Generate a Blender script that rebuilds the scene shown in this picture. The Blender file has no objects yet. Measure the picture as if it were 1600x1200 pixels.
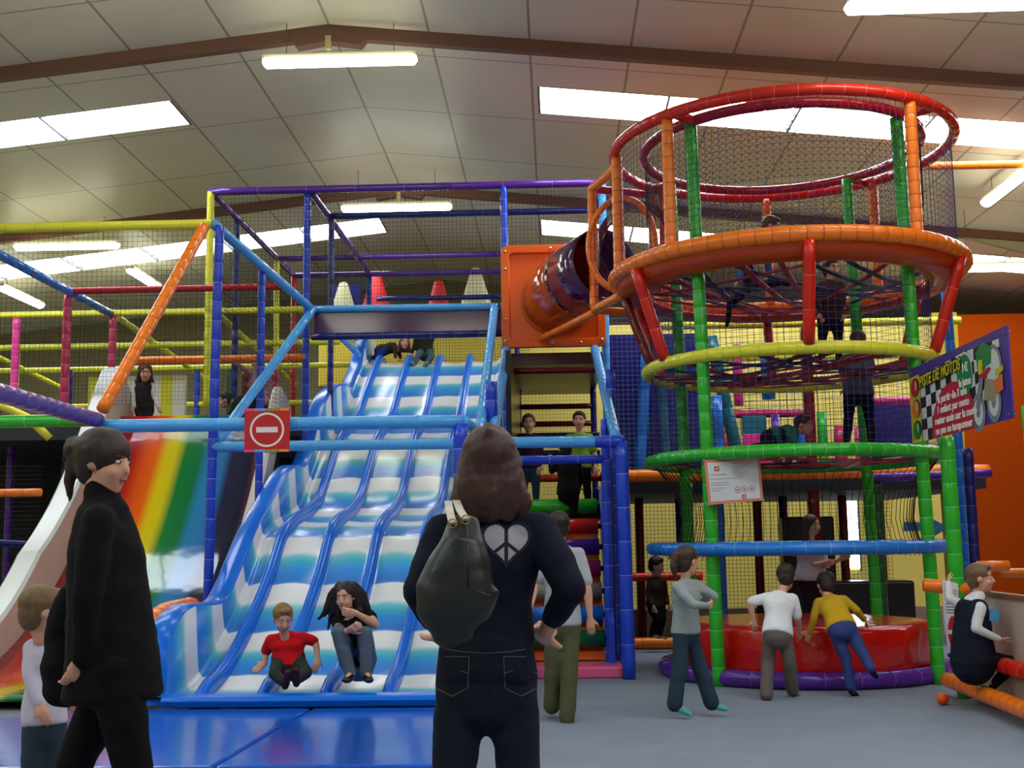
import bpy, bmesh, math, random
import numpy as np
from mathutils import Vector, Matrix, noise
from mathutils.bvhtree import BVHTree
random.seed(7)
SC = bpy.context.scene
COL = SC.collection

# ------------------------------------------------------------------ camera
FPX = 1850.0
TH, RO, YA = math.radians(7.54), math.radians(0.75), math.radians(1.98)
CAM = Vector((0, 0, 1.3))
FW = Vector((-math.sin(YA)*math.cos(TH), math.cos(YA)*math.cos(TH), math.sin(TH)))
_r = Vector((math.cos(YA), math.sin(YA), 0)); _u = _r.cross(FW)
RV = _r*math.cos(RO) - _u*math.sin(RO)
UV = _u*math.cos(RO) + _r*math.sin(RO)
cd = bpy.data.cameras.new('camera'); cam = bpy.data.objects.new('camera', cd); COL.objects.link(cam)
cd.sensor_width = 36; cd.lens = FPX/1600*36; cd.clip_end = 200
m = Matrix((( RV.x, UV.x, -FW.x), (RV.y, UV.y, -FW.y), (RV.z, UV.z, -FW.z))).to_4x4()
m.translation = CAM; cam.matrix_world = m
SC.camera = cam

def P(x, y, Y):
    """world point seen at photo pixel (x, y) standing at distance Y from the camera wall"""
    d = FW*FPX + RV*(x-800) - UV*(y-600)
    return CAM + d*((Y-CAM.y)/d.y)
def PZ(x, y, Z):
    d = FW*FPX + RV*(x-800) - UV*(y-600)
    return CAM + d*((Z-CAM.z)/d.z)

# ------------------------------------------------------------------ world, exposure
SC.view_settings.view_transform = 'Standard'; SC.view_settings.look = 'None'
SC.view_settings.gamma = 1; SC.view_settings.use_curve_mapping = False
SC.view_settings.exposure = 0.55
w = bpy.data.worlds.new('world'); SC.world = w; w.use_nodes = True
w.node_tree.nodes['Background'].inputs[0].default_value = (0.75, 0.85, 1, 1)
w.node_tree.nodes['Background'].inputs[1].default_value = 1.0
LAMP_E, SKY_E = 15.0, 9.0

# ------------------------------------------------------------------ materials
MATS = {}
def srgb(c):
    return tuple(((v/255)/12.92 if v/255 <= .04045 else ((v/255+.055)/1.055)**2.4) for v in c)
def mat(name, rgb, rough=.5, spec=.5, bump=0, bscale=20, emis=0, metal=0, coat=0, alpha=None, var=0, vscale=3, sss=0):
    if name in MATS: return MATS[name]
    M = bpy.data.materials.new(name); M.use_nodes = True; nt = M.node_tree; b = nt.nodes['Principled BSDF']
    c = srgb(rgb) + (1,)
    b.inputs['Base Color'].default_value = c; b.inputs['Roughness'].default_value = rough
    b.inputs['Specular IOR Level'].default_value = spec; b.inputs['Metallic'].default_value = metal
    b.inputs['Coat Weight'].default_value = coat; b.inputs['Coat Roughness'].default_value = .08
    if sss: b.inputs['Subsurface Weight'].default_value = sss; b.inputs['Subsurface Radius'].default_value = (.02,.008,.005)
    tc = nt.nodes.new('ShaderNodeTexCoord')
    if var:
        n = nt.nodes.new('ShaderNodeTexNoise'); n.inputs['Scale'].default_value = vscale; n.inputs['Detail'].default_value = 6
        nt.links.new(tc.outputs['Object'], n.inputs['Vector'])
        mx = nt.nodes.new('ShaderNodeMix'); mx.data_type = 'RGBA'
        mx.inputs[6].default_value = tuple(v*(1-var) for v in c[:3])+(1,); mx.inputs[7].default_value = tuple(min(1, v*(1+var)) for v in c[:3])+(1,)
        nt.links.new(n.outputs['Fac'], mx.inputs[0]); nt.links.new(mx.outputs[2], b.inputs['Base Color'])
    if bump:
        n = nt.nodes.new('ShaderNodeTexNoise'); n.inputs['Scale'].default_value = bscale; n.inputs['Detail'].default_value = 3
        nt.links.new(tc.outputs['Object'], n.inputs['Vector'])
        bp = nt.nodes.new('ShaderNodeBump'); bp.inputs['Strength'].default_value = bump; bp.inputs['Distance'].default_value = .02
        nt.links.new(n.outputs['Fac'], bp.inputs['Height']); nt.links.new(bp.outputs['Normal'], b.inputs['Normal'])
    if emis:
        b.inputs['Emission Color'].default_value = c; b.inputs['Emission Strength'].default_value = emis
    MATS[name] = M; return M
VIN = dict(orange=(250,128,28), red=(216,40,24), crimson=(170,22,40), yellow=(226,226,58), green=(44,176,44), blue=(30,70,205),
           lightblue=(78,166,236), purple=(88,38,150), pink=(225,60,150), magenta=(185,40,90), navy=(22,30,110), teal=(20,110,120),
           darkred=(110,18,18), grey=(140,135,115), darkgreen=(14,90,45), skyblue=(30,120,215))
def vin(c): return mat('vinyl_'+c, VIN[c], rough=.24, spec=.5, bump=.25, bscale=14)
TIE = {'blue':(120,150,230),'lightblue':(90,170,230),'green':(110,210,110),'purple':(130,100,190),'pink':(240,150,190),'magenta':(220,120,150),
       'orange':(150,55,15),'red':(240,110,90),'crimson':(110,10,20),'yellow':(190,190,60),'navy':(60,70,150),'darkred':(70,10,10),'skyblue':(80,160,230),'darkgreen':(40,130,70),'teal':(60,150,150),'grey':(120,120,110)}
def tiem(c): return mat('strap_tie_'+c, TIE[c], rough=.5)

# ------------------------------------------------------------------ object helpers
def link(o, parent=None):
    COL.objects.link(o)
    if parent is not None: o.parent = parent
    return o
def mesh_obj(name, verts, faces, mats, parent=None, midx=None, smooth=True, uvs=None):
    me = bpy.data.meshes.new(name); me.from_pydata([tuple(v) for v in verts], [], faces)
    for mm in (mats if isinstance(mats, (list, tuple)) else [mats]): me.materials.append(mm)
    if midx is not None: me.polygons.foreach_set('material_index', midx)
    if smooth: me.polygons.foreach_set('use_smooth', [True]*len(me.polygons))
    me.validate(); me.update()
    o = bpy.data.objects.new(name, me); link(o, parent)
    if parent is not None: o.matrix_parent_inverse = Matrix.Translation(-parent.location) if parent.type == 'EMPTY' else Matrix.Identity(4)
    return o
def thing(name, label, cat, loc=(0,0,0), group=None):
    o = bpy.data.objects.new(name, None); o.location = loc; o.empty_display_size = .1; link(o)
    return tag(o, label, cat, group)
def tag(o, label, cat, group=None, kind=None):
    if label: o['label'] = label
    if cat: o['category'] = cat
    if group: o['group'] = group
    if kind: o['kind'] = kind
    return o
def plabel(o, s): o['label'] = s; return o
class MB:
    """collects boxes, tubes and lathed shapes for ONE mesh"""
    def __init__(s): s.v=[]; s.f=[]; s.m=[]
    def add(s, v, f, mi=0):
        b=len(s.v); s.v += [Vector(p) for p in v]; s.f += [tuple(i+b for i in q) for q in f]; s.m += [mi]*len(f)
    def box(s, a, b, mi=0):
        (x0,y0,z0),(x1,y1,z1)=a,b
        v=[(x0,y0,z0),(x1,y0,z0),(x1,y1,z0),(x0,y1,z0),(x0,y0,z1),(x1,y0,z1),(x1,y1,z1),(x0,y1,z1)]
        s.add(v,[(3,2,1,0),(4,5,6,7),(0,1,5,4),(1,2,6,5),(2,3,7,6),(3,0,4,7)],mi); return s
    def slab(s, corners, n, mi=0):
        """prism from a planar outline pushed along vector n"""
        k=len(corners); n=Vector(n); v=[Vector(c) for c in corners]+[Vector(c)+n for c in corners]
        f=[tuple(range(k))[::-1], tuple(range(k,2*k))]+[(i,(i+1)%k,(i+1)%k+k,i+k) for i in range(k)]
        s.add(v,f,mi); return s
    def tube(s, pts, r, n=12, closed=False, mi=0, radii=None, caps=True, up=None):
        pts=[Vector(p) for p in pts]; N=len(pts); v=[]; f=[]
        t0=(pts[1]-pts[0]).normalized(); ref=up or (Vector((0,0,1)) if abs(t0.z)<.9 else Vector((1,0,0)))
        nx=t0.cross(ref).normalized()
        for i,p in enumerate(pts):
            if closed: t=(pts[(i+1)%N]-pts[i-1])
            else: t=(pts[min(i+1,N-1)]-pts[max(i-1,0)])
            t.normalize(); nx=(nx-t*nx.dot(t)).normalized(); ny=t.cross(nx)
            rr=radii[i] if radii else r
            for k in range(n):
                a=2*math.pi*k/n; v.append(p+nx*math.cos(a)*rr+ny*math.sin(a)*rr)
        mm=[]
        for i in range(N if closed else N-1):
            j=(i+1)%N
            for k in range(n): f.append((i*n+k,i*n+(k+1)%n,j*n+(k+1)%n,j*n+k))
        if not closed and caps:
            f.append(tuple(range(n))[::-1]); f.append(tuple((N-1)*n+k for k in range(n)))
        s.add(v,f,mi); return s
    def build(s, name, mats, parent=None, smooth=True, bevel=0):
        o=mesh_obj(name, s.v, s.f, mats, parent, s.m, smooth)
        if bevel:
            b=o.modifiers.new('bevel','BEVEL'); b.width=bevel; b.segments=3; b.limit_method='ANGLE'
        return o
def resample(pts, closed, step):
    pts=[Vector(p) for p in pts]; q=pts+[pts[0]] if closed else pts
    seg=[(q[i+1]-q[i]).length for i in range(len(q)-1)]; L=sum(seg); return q,seg,L
def at_len(q, seg, s):
    for i,l in enumerate(seg):
        if s<=l+1e-9 or i==len(seg)-1: return q[i].lerp(q[i+1], min(1,s/max(l,1e-9)))
        s-=l
def pad(name, pts, color, parent, r=.052, tie=.17, closed=False, label=None, n=12):
    """foam padded, vinyl wrapped tube with tied rings"""
    q,seg,L=resample(pts,closed,tie); k=max(1,round(L/tie)); d=L/k
    S=[];R=[];T=[]
    sub=[]
    if len(pts)>2:
        acc=0
        for l in seg[:-1]: acc+=l; sub.append(acc)
    ev=[]
    for i in range(k if closed else k+1):
        s=i*d
        if not closed and i in (0,k):
            ev.append((s,.96,0)); continue
        ev += [(s-.012,1.0,0),(s-.003,.965,1),(s+.003,.965,0),(s+.012,1.0,0)]
    for i in range(k): ev.append((i*d+d/2,1.012,0))
    for s_ in sub: 
        if all(abs(s_-e[0])>.03 for e in ev): ev.append((s_,1.0,0))
    ev=sorted(ev); 
    if closed: ev=[((s+L)%L if s<0 else s,a,b) for s,a,b in ev]; ev=sorted(ev)
    P_=[at_len(q,seg,e[0]) for e in ev]; N=len(P_)
    mb=MB(); mb.tube(P_, r, n, closed, 0, [r*e[1] for e in ev])
    for i in range(N if closed else N-1):
        if ev[i][2]==1:
            for kk in range(n): mb.m[i*n+kk]=1
    o=mb.build(name,[vin(color),tiem(color)],parent)
    o['label']=label or (color.replace('skyblue','bright blue').replace('lightblue','light blue').replace('darkgreen','dark green').replace('darkred','dark red')+' padded '+name.replace('_',' '))
    return o
def circle(c, r, z, n=48, a0=0, a1=2*math.pi):
    full=abs(a1-a0-2*math.pi)<1e-6
    return [Vector((c[0]+r*math.cos(a0+(a1-a0)*i/(n if full else n-1)), c[1]+r*math.sin(a0+(a1-a0)*i/(n if full else n-1)), z)) for i in range(n)]
def strand(mb, a, b, w, mi=0):
    a=Vector(a); b=Vector(b); t=(b-a).normalized(); ref=Vector((0,0,1)) if abs(t.z)<.8 else Vector((1,0,0))
    x=t.cross(ref).normalized()*w*.5; y=t.cross(x).normalized()*w*.5
    v=[a+x,a-x*.5+y*.87,a-x*.5-y*.87,b+x,b-x*.5+y*.87,b-x*.5-y*.87]
    mb.add(v,[(0,1,4,3),(1,2,5,4),(2,0,3,5)],mi)
NETM = {'black':mat('black_net_cord',(22,24,22),rough=.8),'navy':mat('navy_net_cord',(45,40,120),rough=.7),'pale':mat('pale_blue_net_cord',(110,130,200),rough=.7),
        'red':mat('red_net_cord',(140,50,70),rough=.8)}
def net(corners, parent, color='black', pitch=.05, w=.0036, diamond=False):
    """knotted net stretched over the quad a,b,c,d"""
    a,b,c,d=[Vector(p) for p in corners]; mb=MB()
    W=((b-a).length+(c-d).length)/2; H=((d-a).length+(c-b).length)/2
    nu=max(1,round(W/pitch)); nv=max(1,round(H/pitch))
    f=lambda u,v: a.lerp(b,u).lerp(d.lerp(c,u),v)
    if not diamond:
        for i in range(nu+1): strand(mb,f(i/nu,0),f(i/nu,1),w)
        for j in range(nv+1): strand(mb,f(0,j/nv),f(1,j/nv),w)
    else:
        for s in range(-nv,nu+1):
            for sg in (1,-1):
                u0,u1=(s,s+nv) if sg==1 else (s+nv,s)
                v0,v1=0.,1.; x0,x1=u0,u1
                def cl(x0,v0,x1,v1):
                    pts=[]
                    t0,t1=0.,1.; dx=x1-x0
                    if dx==0: return None
                    for lim in (0,nu):
                        pass
                    ta=(0-x0)/dx; tb=(nu-x0)/dx
                    lo,hi=min(ta,tb),max(ta,tb); t0=max(0,lo); t1=min(1,hi)
                    if t1-t0<1e-4: return None
                    return (x0+dx*t0,v0+(v1-v0)*t0,x0+dx*t1,v0+(v1-v0)*t1)
                r_=cl(x0,v0,x1,v1)
                if r_: strand(mb,f(r_[0]/nu,r_[1]),f(r_[2]/nu,r_[3]),w)
    o=mb.build('netting',NETM[color],parent,smooth=False); o['label']=f'{color} net cords'
    return o
TXT=bpy.data.scenes.new('type_bench')
def dgraph(sc):
    with bpy.context.temp_override(scene=sc, view_layer=sc.view_layers[0]):
        return bpy.context.evaluated_depsgraph_get()
def text_obj(body, size, mt, parent, origin, right, up, extr=.002, align='LEFT', name='lettering', shear=0, sx=1, bold=0):
    cu=bpy.data.curves.new('t','FONT'); cu.body=body; cu.size=size; cu.extrude=extr; cu.align_x=align; cu.shear=shear; cu.offset=bold; cu.resolution_u=3
    t=bpy.data.objects.new('t',cu); TXT.collection.objects.link(t)
    dg=dgraph(TXT); me=bpy.data.meshes.new_from_object(t.evaluated_get(dg))
    bpy.data.objects.remove(t); bpy.data.curves.remove(cu)
    right=Vector(right).normalized(); up=Vector(up).normalized(); n=right.cross(up); origin=Vector(origin)
    for v in me.vertices: v.co = origin+right*v.co.x*sx+up*v.co.y+n*v.co.z
    me.materials.clear(); me.materials.append(mt); me.name=name
    o=bpy.data.objects.new(name,me); link(o,parent)
    rp=parent
    while rp is not None and rp.parent is not None: rp=rp.parent
    if parent is not None: o.matrix_parent_inverse = Matrix.Translation(-parent.location) if parent.type=='EMPTY' else Matrix.Identity(4)
    return o
def struct(o, k='structure'): o['kind']=k; return o

# ------------------------------------------------------------------ THE HALL
RX, RZ, SL = -2.32, 6.79, .105
def roof(x): return RZ-SL*abs(x-RX)
XL, XR, YF, YB = -13.0, 9.6, -7.0, 24.5; YP = 21.2
def carpet():
    M=mat('grey_blue_carpet',(126,134,148),rough=.95,spec=.15,bump=.35,bscale=160,var=.13,vscale=2.2); return M
struct(MB().box((XL,YF,-.1),(XR,YB,0)).build('floor',carpet(),smooth=False))
def ceil_mat():
    M=mat('ceiling_board',(220,212,188),rough=.42,spec=.4); nt=M.node_tree; b=nt.nodes['Principled BSDF']
    tc=nt.nodes.new('ShaderNodeTexCoord'); sp=nt.nodes.new('ShaderNodeSeparateXYZ'); nt.links.new(tc.outputs['Object'],sp.inputs[0])
    def seam(sock, off, per, wd):
        a=nt.nodes.new('ShaderNodeMath'); a.operation='SUBTRACT'; a.inputs[1].default_value=off; nt.links.new(sock,a.inputs[0])
        d=nt.nodes.new('ShaderNodeMath'); d.operation='PINGPONG'; d.inputs[1].default_value=per/2; nt.links.new(a.outputs[0],d.inputs[0])
        l=nt.nodes.new('ShaderNodeMath'); l.operation='LESS_THAN'; l.inputs[1].default_value=wd; nt.links.new(d.outputs[0],l.inputs[0]); return l.outputs[0]
    sx=seam(sp.outputs[0],RX,1.07,.014); sy=seam(sp.outputs[1],12.6,1.78,.012)
    mxx=nt.nodes.new('ShaderNodeMath'); mxx.operation='MAXIMUM'; nt.links.new(sx,mxx.inputs[0]); nt.links.new(sy,mxx.inputs[1])
    n=nt.nodes.new('ShaderNodeTexNoise'); n.inputs['Scale'].default_value=.8; n.inputs['Detail'].default_value=8; nt.links.new(tc.outputs['Object'],n.inputs['Vector'])
    base=nt.nodes.new('ShaderNodeMix'); base.data_type='RGBA'; base.inputs[6].default_value=srgb((212,204,180))+(1,); base.inputs[7].default_value=srgb((230,224,202))+(1,)
    nt.links.new(n.outputs['Fac'],base.inputs[0])
    mx=nt.nodes.new('ShaderNodeMix'); mx.data_type='RGBA'; mx.inputs[7].default_value=srgb((160,152,126))+(1,)
    nt.links.new(base.outputs[2],mx.inputs[6]); nt.links.new(mxx.outputs[0],mx.inputs[0]); nt.links.new(mx.outputs[2],b.inputs['Base Color'])
    bp=nt.nodes.new('ShaderNodeBump'); bp.inputs['Strength'].default_value=.6; bp.inputs['Distance'].default_value=-.01
    nt.links.new(mxx.outputs[0],bp.inputs['Height']); nt.links.new(bp.outputs['Normal'],b.inputs['Normal'])
    return M
CM=ceil_mat()
def roof_slab(x0,x1,y0,y1,name='ceiling',m=CM,dz=0,t=.12,mb=None):
    own=mb is None; mb=mb or MB()
    z0,z1=roof(x0)+dz,roof(x1)+dz
    mb.slab([(x0,y0,z0),(x1,y0,z1),(x1,y1,z1),(x0,y1,z0)],(0,0,t)); return mb
# roof boards with openings left for the skylight bands (bands: y0,y1,x0,x1)
bands=[(13.42,14.22,XL+.6,-4.5),(13.28,14.14,-.1,XR-.6),(19.35,20.3,XL+.6,-2.87),(19.1,20.05,-.15,XR-.6),(5.6,6.5,XL+.6,-4.5),(5.6,6.5,-.1,XR-.6),(-1.5,-.5,XL+.6,-4.5),(-1.5,-.5,-.1,XR-.6)]  # trailing bands, near and behind the camera: unseen skylights added for extra light
for side,(sx0,sx1) in (('l',(XL,RX)),('r',(RX,XR))):
    bs=sorted([b for b in bands if (b[2]+b[3])/2 < RX] if side=='l' else [b for b in bands if (b[2]+b[3])/2 > RX])
    mb=MB(); y=YF
    for (b0,b1,x0,x1) in bs:
        roof_slab(sx0,sx1,y,b0,mb=mb)
        if x0>sx0: roof_slab(sx0,x0,b0,b1,mb=mb)
        if x1<sx1: roof_slab(x1,sx1,b0,b1,mb=mb)
        y=b1
    roof_slab(sx0,sx1,y,YB,mb=mb)
    struct(mb.build('ceiling',CM,smooth=False))
skym=mat('bright_daylit_skylight',(236,244,255),emis=SKY_E)
skyd=mat('dusty_daylit_skylight',(150,160,168),emis=1.0)
frm=mat('skylight_bar',(90,92,90),rough=.6)
wi=0
for (b0,b1,x0,x1) in bands:
    wi+=1; root=thing(f'window_{wi}',None,None,((x0+x1)/2,b0,roof((x0+x1)/2))); struct(root)
    left=(x0+x1)/2<RX; n=round((x1-x0)/1.45); d=(x1-x0)/n
    mb=MB(); roof_slab(x0,x1,b0,b1,mb=mb,dz=.06,t=.02); mb.build('pane',skym,root,smooth=False)
    fr=MB()
    for i in range(n+1):
        xx=x0+i*d; fr.box((xx-.012,b0,roof(xx)-.01),(xx+.012,b1,roof(xx)+.06))
    fr.build('glazing_bars',frm,root,smooth=False)
ORW=mat('orange_painted_wall',(158,60,0),rough=.95,spec=.1,var=.06)
YW=mat('yellow_painted_wall',(208,190,92),rough=.75,var=.06)
def gable(x0,x1,y,th,name,m):
    top=[(x1,y,roof(x1)+.1)]+([(RX,y,RZ+.1)] if x0<RX<x1 else [])+[(x0,y,roof(x0)+.1)]
    return struct(MB().slab([(x0,y,0),(x1,y,0)]+top,(0,th,0)).build(name,m,smooth=False))
gable(XL,XR,YB,.15,'wall_back',mat('olive_grey_wall',(120,112,76),rough=.85,var=.06))
struct(MB().box((-3.25,YP,0),(6.9,YP+.12,5.15)).build('wall_partition',YW,smooth=False))
struct(MB().box((6.9,YP,0),(XR,YP+.12,5.22)).build('wall_partition',ORW,smooth=False))
gable(XL,XR,YF-.15,.15,'wall_front',mat('cream_wall',(200,192,160),rough=.8))
struct(MB().box((XL-.15,YF,0),(XL,YB,roof(XL)+.1)).build('wall_left',YW,smooth=False))
struct(MB().box((XR,YF,0),(XR+.15,YB,roof(XR)+.1)).build('wall_right',ORW,smooth=False))
# portal frames
brn=mat('brown_painted_steel',(112,76,60),rough=.5,bump=.1)
for fy in (.6,6.3,12.0,17.7):
    r=thing('roof_beam',None,None,(RX,fy,RZ-.1)); struct(r)
    for sgn,xe in ((-1,XL),(1,XR)):
        mb=MB(); xa=RX
        mb.slab([(xa,fy-.05,roof(xa)-.0),(xe,fy-.05,roof(xe)-.0),(xe,fy-.05,roof(xe)-.14),(xa,fy-.05,roof(xa)-.14)],(0,.1,0))
        mb.build('rafter',brn,r,smooth=False)
        hm=MB(); xs=xe-sgn*3.4
        hm.slab([(xs,fy-.05,roof(xs)-.13),(xe,fy-.05,roof(xe)-.13),(xe,fy-.05,roof(xe)-.75),(xe-sgn*.5,fy-.05,roof(xe)-.6)],(0,.1,0))
        hm.build('haunch',brn if fy<17 else mat('pale_steel',(150,142,110),rough=.7),r,smooth=False)
        MB().box((min(xe,xe-sgn*.25),fy-.08,0),(max(xe,xe-sgn*.25),fy+.08,roof(xe)-.3)).build('column',brn,r,smooth=False)
    g=MB(); zz=RZ-.02
    g.slab([(RX-.42,fy-.07,roof(RX-.42)-.1),(RX-.34,fy-.07,roof(RX-.34)-.21),(RX,fy-.07,zz-.17),(RX+.34,fy-.07,roof(RX+.34)-.21),(RX+.42,fy-.07,roof(RX+.42)-.1),(RX,fy-.07,zz-.04)],(0,.14,0))
    g.build('apex_plate',brn,r,smooth=False)
    MB().box((RX-.03,fy-.09,zz-.27),(RX+.03,fy-.04,zz-.12)).build('hanger_bracket',mat('cream_metal',(190,180,130),rough=.5),r,smooth=False)
# fluorescent fittings
lampm=mat('lit_fluorescent_tube',(255,255,226),emis=LAMP_E)
bodym=mat('white_lamp_housing',(200,196,170),rough=.4)
def lamp(x,y,z,ang,label,L=1.62):
    r=thing('ceiling_light',label,'light',(x,y,z),group=None)
    c,s=math.cos(ang),math.sin(ang)
    def q(u,v,w): return (x+u*c-v*s,y+u*s+v*c,z+w)
    h=L/2
    mb=MB(); mb.slab([q(-h,-.07,.0),q(h,-.07,.0),q(h,-.07,.05),q(-h,-.07,.05)],(-s*-.0+(-s)*.14,c*.14,0)); mb.build('housing',bodym,r,smooth=False)
    mb=MB(); pr=[]
    for k in range(9):
        a=math.pi*k/8; pr.append((-.085*math.cos(a),-.075*math.sin(a)))
    v=[];f=[]
    us=[(-h,.55),(-h+.03,1),(h-.03,1),(h,.55)]
    for (u,sc) in us:
        for (a,b) in pr: v.append(q(u,a*sc,b*sc))
    n=len(pr)
    for i in range(3):
        for k in range(n-1): f.append((i*n+k,i*n+k+1,(i+1)*n+k+1,(i+1)*n+k))
        f.append((i*n+n-1,i*n,(i+1)*n,(i+1)*n+n-1))
    f.append(tuple(range(n))); f.append(tuple(3*n+k for k in range(n))[::-1])
    mb.add(v,f); mb.build('diffuser',lampm,r)
    for u in (-h*.7,h*.7):
        p=Vector(q(u,0,.05)); zt=roof(p.x)+.01
        MB().tube([p,(p.x,p.y,zt)],.004,6).build('suspension_wire',frm,r)
lamp(-2.17,11.8,6.33,0,'fluorescent light hanging just below the brown apex of the nearest roof beam')
lamp(-2.24,16.8,6.18,0,'fluorescent light seen through the net above the wave slide')
lamp(3.3,9.46,5.68,0,'large fluorescent light in the top right corner nearest the camera')
lamp(6.5,16.72,5.08,0,'fluorescent light low on the right beside the orange end of the tower ring')
lamp(5.8,14.7,5.68,math.pi/2,'fluorescent light seen end on at the right edge above the orange pipe')
lamp(-7.4,17.45,5.88,0,'fluorescent light on the far left in front of the skylight band')
lamp(-9.35,20.2,5.7,math.pi/2,'slanting fluorescent light far left behind the blue padded rail')
lamp(-7.12,20.2,5.95,math.pi/2,'slanting fluorescent light crossed by the orange padded pole')
lamp(-4.15,9.58,6.1,0,'fluorescent light cut by the top left edge of the view')
for (x,y) in ((-2.2,7.6),(3.3,4.4),(-4.5,3.5),(-2.2,1.2),(4.5,0),(-8.5,6),(-8.5,12.5),(7.5,5)):  # unseen fittings, added to brighten the near part of the hall
    lamp(x,y,roof(x)-.5,0,'added long white fluorescent light hung out of view to brighten the hall')
    [o for o in COL.objects if o.name.startswith('ceiling_light')][-1]['group']='added fluorescent lights out of view'
    
# ------------------------------------------------------------------ WAVE SLIDE
def spline(pts, n):
    """Catmull-Rom through (y,z) knots, n samples per span, returns list"""
    out=[]; p=[pts[0]]+list(pts)+[pts[-1]]
    for i in range(1,len(p)-2):
        for k in range(n):
            t=k/n; a,b,c,d=[np.array(p[i+j],float) for j in (-1,0,1,2)]
            out.append(tuple(.5*((2*b)+(-a+c)*t+(2*a-5*b+4*c-d)*t*t+(-a+3*b-3*c+d)*t**3)))
    out.append(tuple(pts[-1])); return out
ridge=[(19.0,4.27),(18.5,4.25),(17.9,3.98),(17.2,3.58),(16.5,3.16),(15.7,2.88),(15.0,2.66),(14.3,2.24),(13.75,1.9),(13.2,1.73),(12.6,1.64),(12.2,1.56),(11.85,1.43),(11.4,1.09),(10.8,.74),(10.2,.47),(9.7,.31),(9.15,.235)]
RP=spline(ridge,6)
def wave_mat():
    M=bpy.data.materials.new('wave_striped_fibreglass'); M.use_nodes=True; nt=M.node_tree; b=nt.nodes['Principled BSDF']
    b.inputs['Roughness'].default_value=.2; b.inputs['Specular IOR Level'].default_value=.4
    uv=nt.nodes.new('ShaderNodeUVMap'); sp=nt.nodes.new('ShaderNodeSeparateXYZ'); nt.links.new(uv.outputs[0],sp.inputs[0])
    n=nt.nodes.new('ShaderNodeTexNoise'); n.inputs['Scale'].default_value=1.6; nt.links.new(uv.outputs[0],n.inputs['Vector'])
    ad=nt.nodes.new('ShaderNodeMath'); ad.operation='MULTIPLY_ADD'; ad.inputs[1].default_value=.12; nt.links.new(n.outputs['Fac'],ad.inputs[0]); nt.links.new(sp.outputs[1],ad.inputs[2])
    fr=nt.nodes.new('ShaderNodeMath'); fr.operation='FRACT'; nt.links.new(ad.outputs[0],fr.inputs[0])
    cr=nt.nodes.new('ShaderNodeValToRGB'); nt.links.new(fr.outputs[0],cr.inputs[0]); e=cr.color_ramp.elements
    stops=[(0,(62,140,222)),(.035,(242,244,242)),(.38,(240,243,238)),(.47,(120,205,215)),(.58,(70,180,210)),(.72,(52,152,232)),(.93,(58,132,215)),(1,(62,140,222))]
    e[0].position=0; e[0].color=srgb(stops[0][1])+(1,); e[1].position=1; e[1].color=srgb(stops[-1][1])+(1,)
    for p_,c_ in stops[1:-1]:
        q=e.new(p_); q.color=srgb(c_)+(1,)
    nt.links.new(cr.outputs[0],b.inputs['Base Color']); MATS['wave']=M; return M
WM=wave_mat(); SB=mat('glossy_blue_fibreglass',(10,108,222),rough=.22,spec=.3)
def uvmesh(name,v,f,uv,m,parent):
    o=mesh_obj(name,v,f,m,parent); me=o.data; l=me.uv_layers.new(name='UVMap')
    for lp in me.loops: l.data[lp.index].uv=uv[lp.vertex_index]
    return o
slide=thing('wave_slide','wide blue and white wave striped slide with four raised dividers','slide',(-1.95,9.1,.1))
arc=[0]
for i in range(1,len(RP)): arc.append(arc[-1]+math.dist(RP[i],RP[i-1]))
LT=arc[-1]
# stripe phase: white band starts measured from the lower end of the lanes
def stripe(s): return s/.80+.30
DIV=[-2.74,-2.26,-1.78,-1.30,-.82]
def lane(x0,x1,first=False):
    v=[];uv=[];f=[];N=13
    for i,(y,z) in enumerate(RP):
        for k in range(N):
            u=k/(N-1); x=x0+(x1-x0)*u
            dip=.115+.035*math.sin(math.pi*u)
            edge=.05*(max(0,1-u/.12)**2+max(0,1-(1-u)/.12)**2)
            v.append((x,y,z-dip+edge)); uv.append((x,stripe(arc[i])+.16*math.sin(math.pi*u)))
    for i in range(len(RP)-1):
        for k in range(N-1): f.append((i*N+k,(i+1)*N+k,(i+1)*N+k+1,i*N+k+1))
    o=uvmesh('lane',v,f,uv,WM,slide); md=o.modifiers.new('thick','SOLIDIFY'); md.thickness=.03; md.offset=-1; return o
lane(-2.93,DIV[0])
for a,b in zip(DIV[:-1],DIV[1:]): lane(a,b)
for x in DIV[:-1]:
    v=[];f=[];pr=[(-.05,-.16),(-.048,-.06),(-.035,-.012),(0,.0),(.035,-.012),(.048,-.06),(.05,-.16)]; n=len(pr)
    for (y,z) in RP:
        t=min(1,max(0,(y-9.15)/.25)); zt=z+ (.0)
        for (a,b) in pr: v.append((x+a,y,zt+(b if b<-.1 else b-(1-t)*.06)))
    for i in range(len(RP)-1):
        for k in range(n-1): f.append((i*n+k,(i+1)*n+k,(i+1)*n+k+1,i*n+k+1))
    f.append(tuple(range(n))); f.append(tuple(len(v)-n+k for k in range(n))[::-1])
    mesh_obj('divider',v,f,SB,slide)
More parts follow.
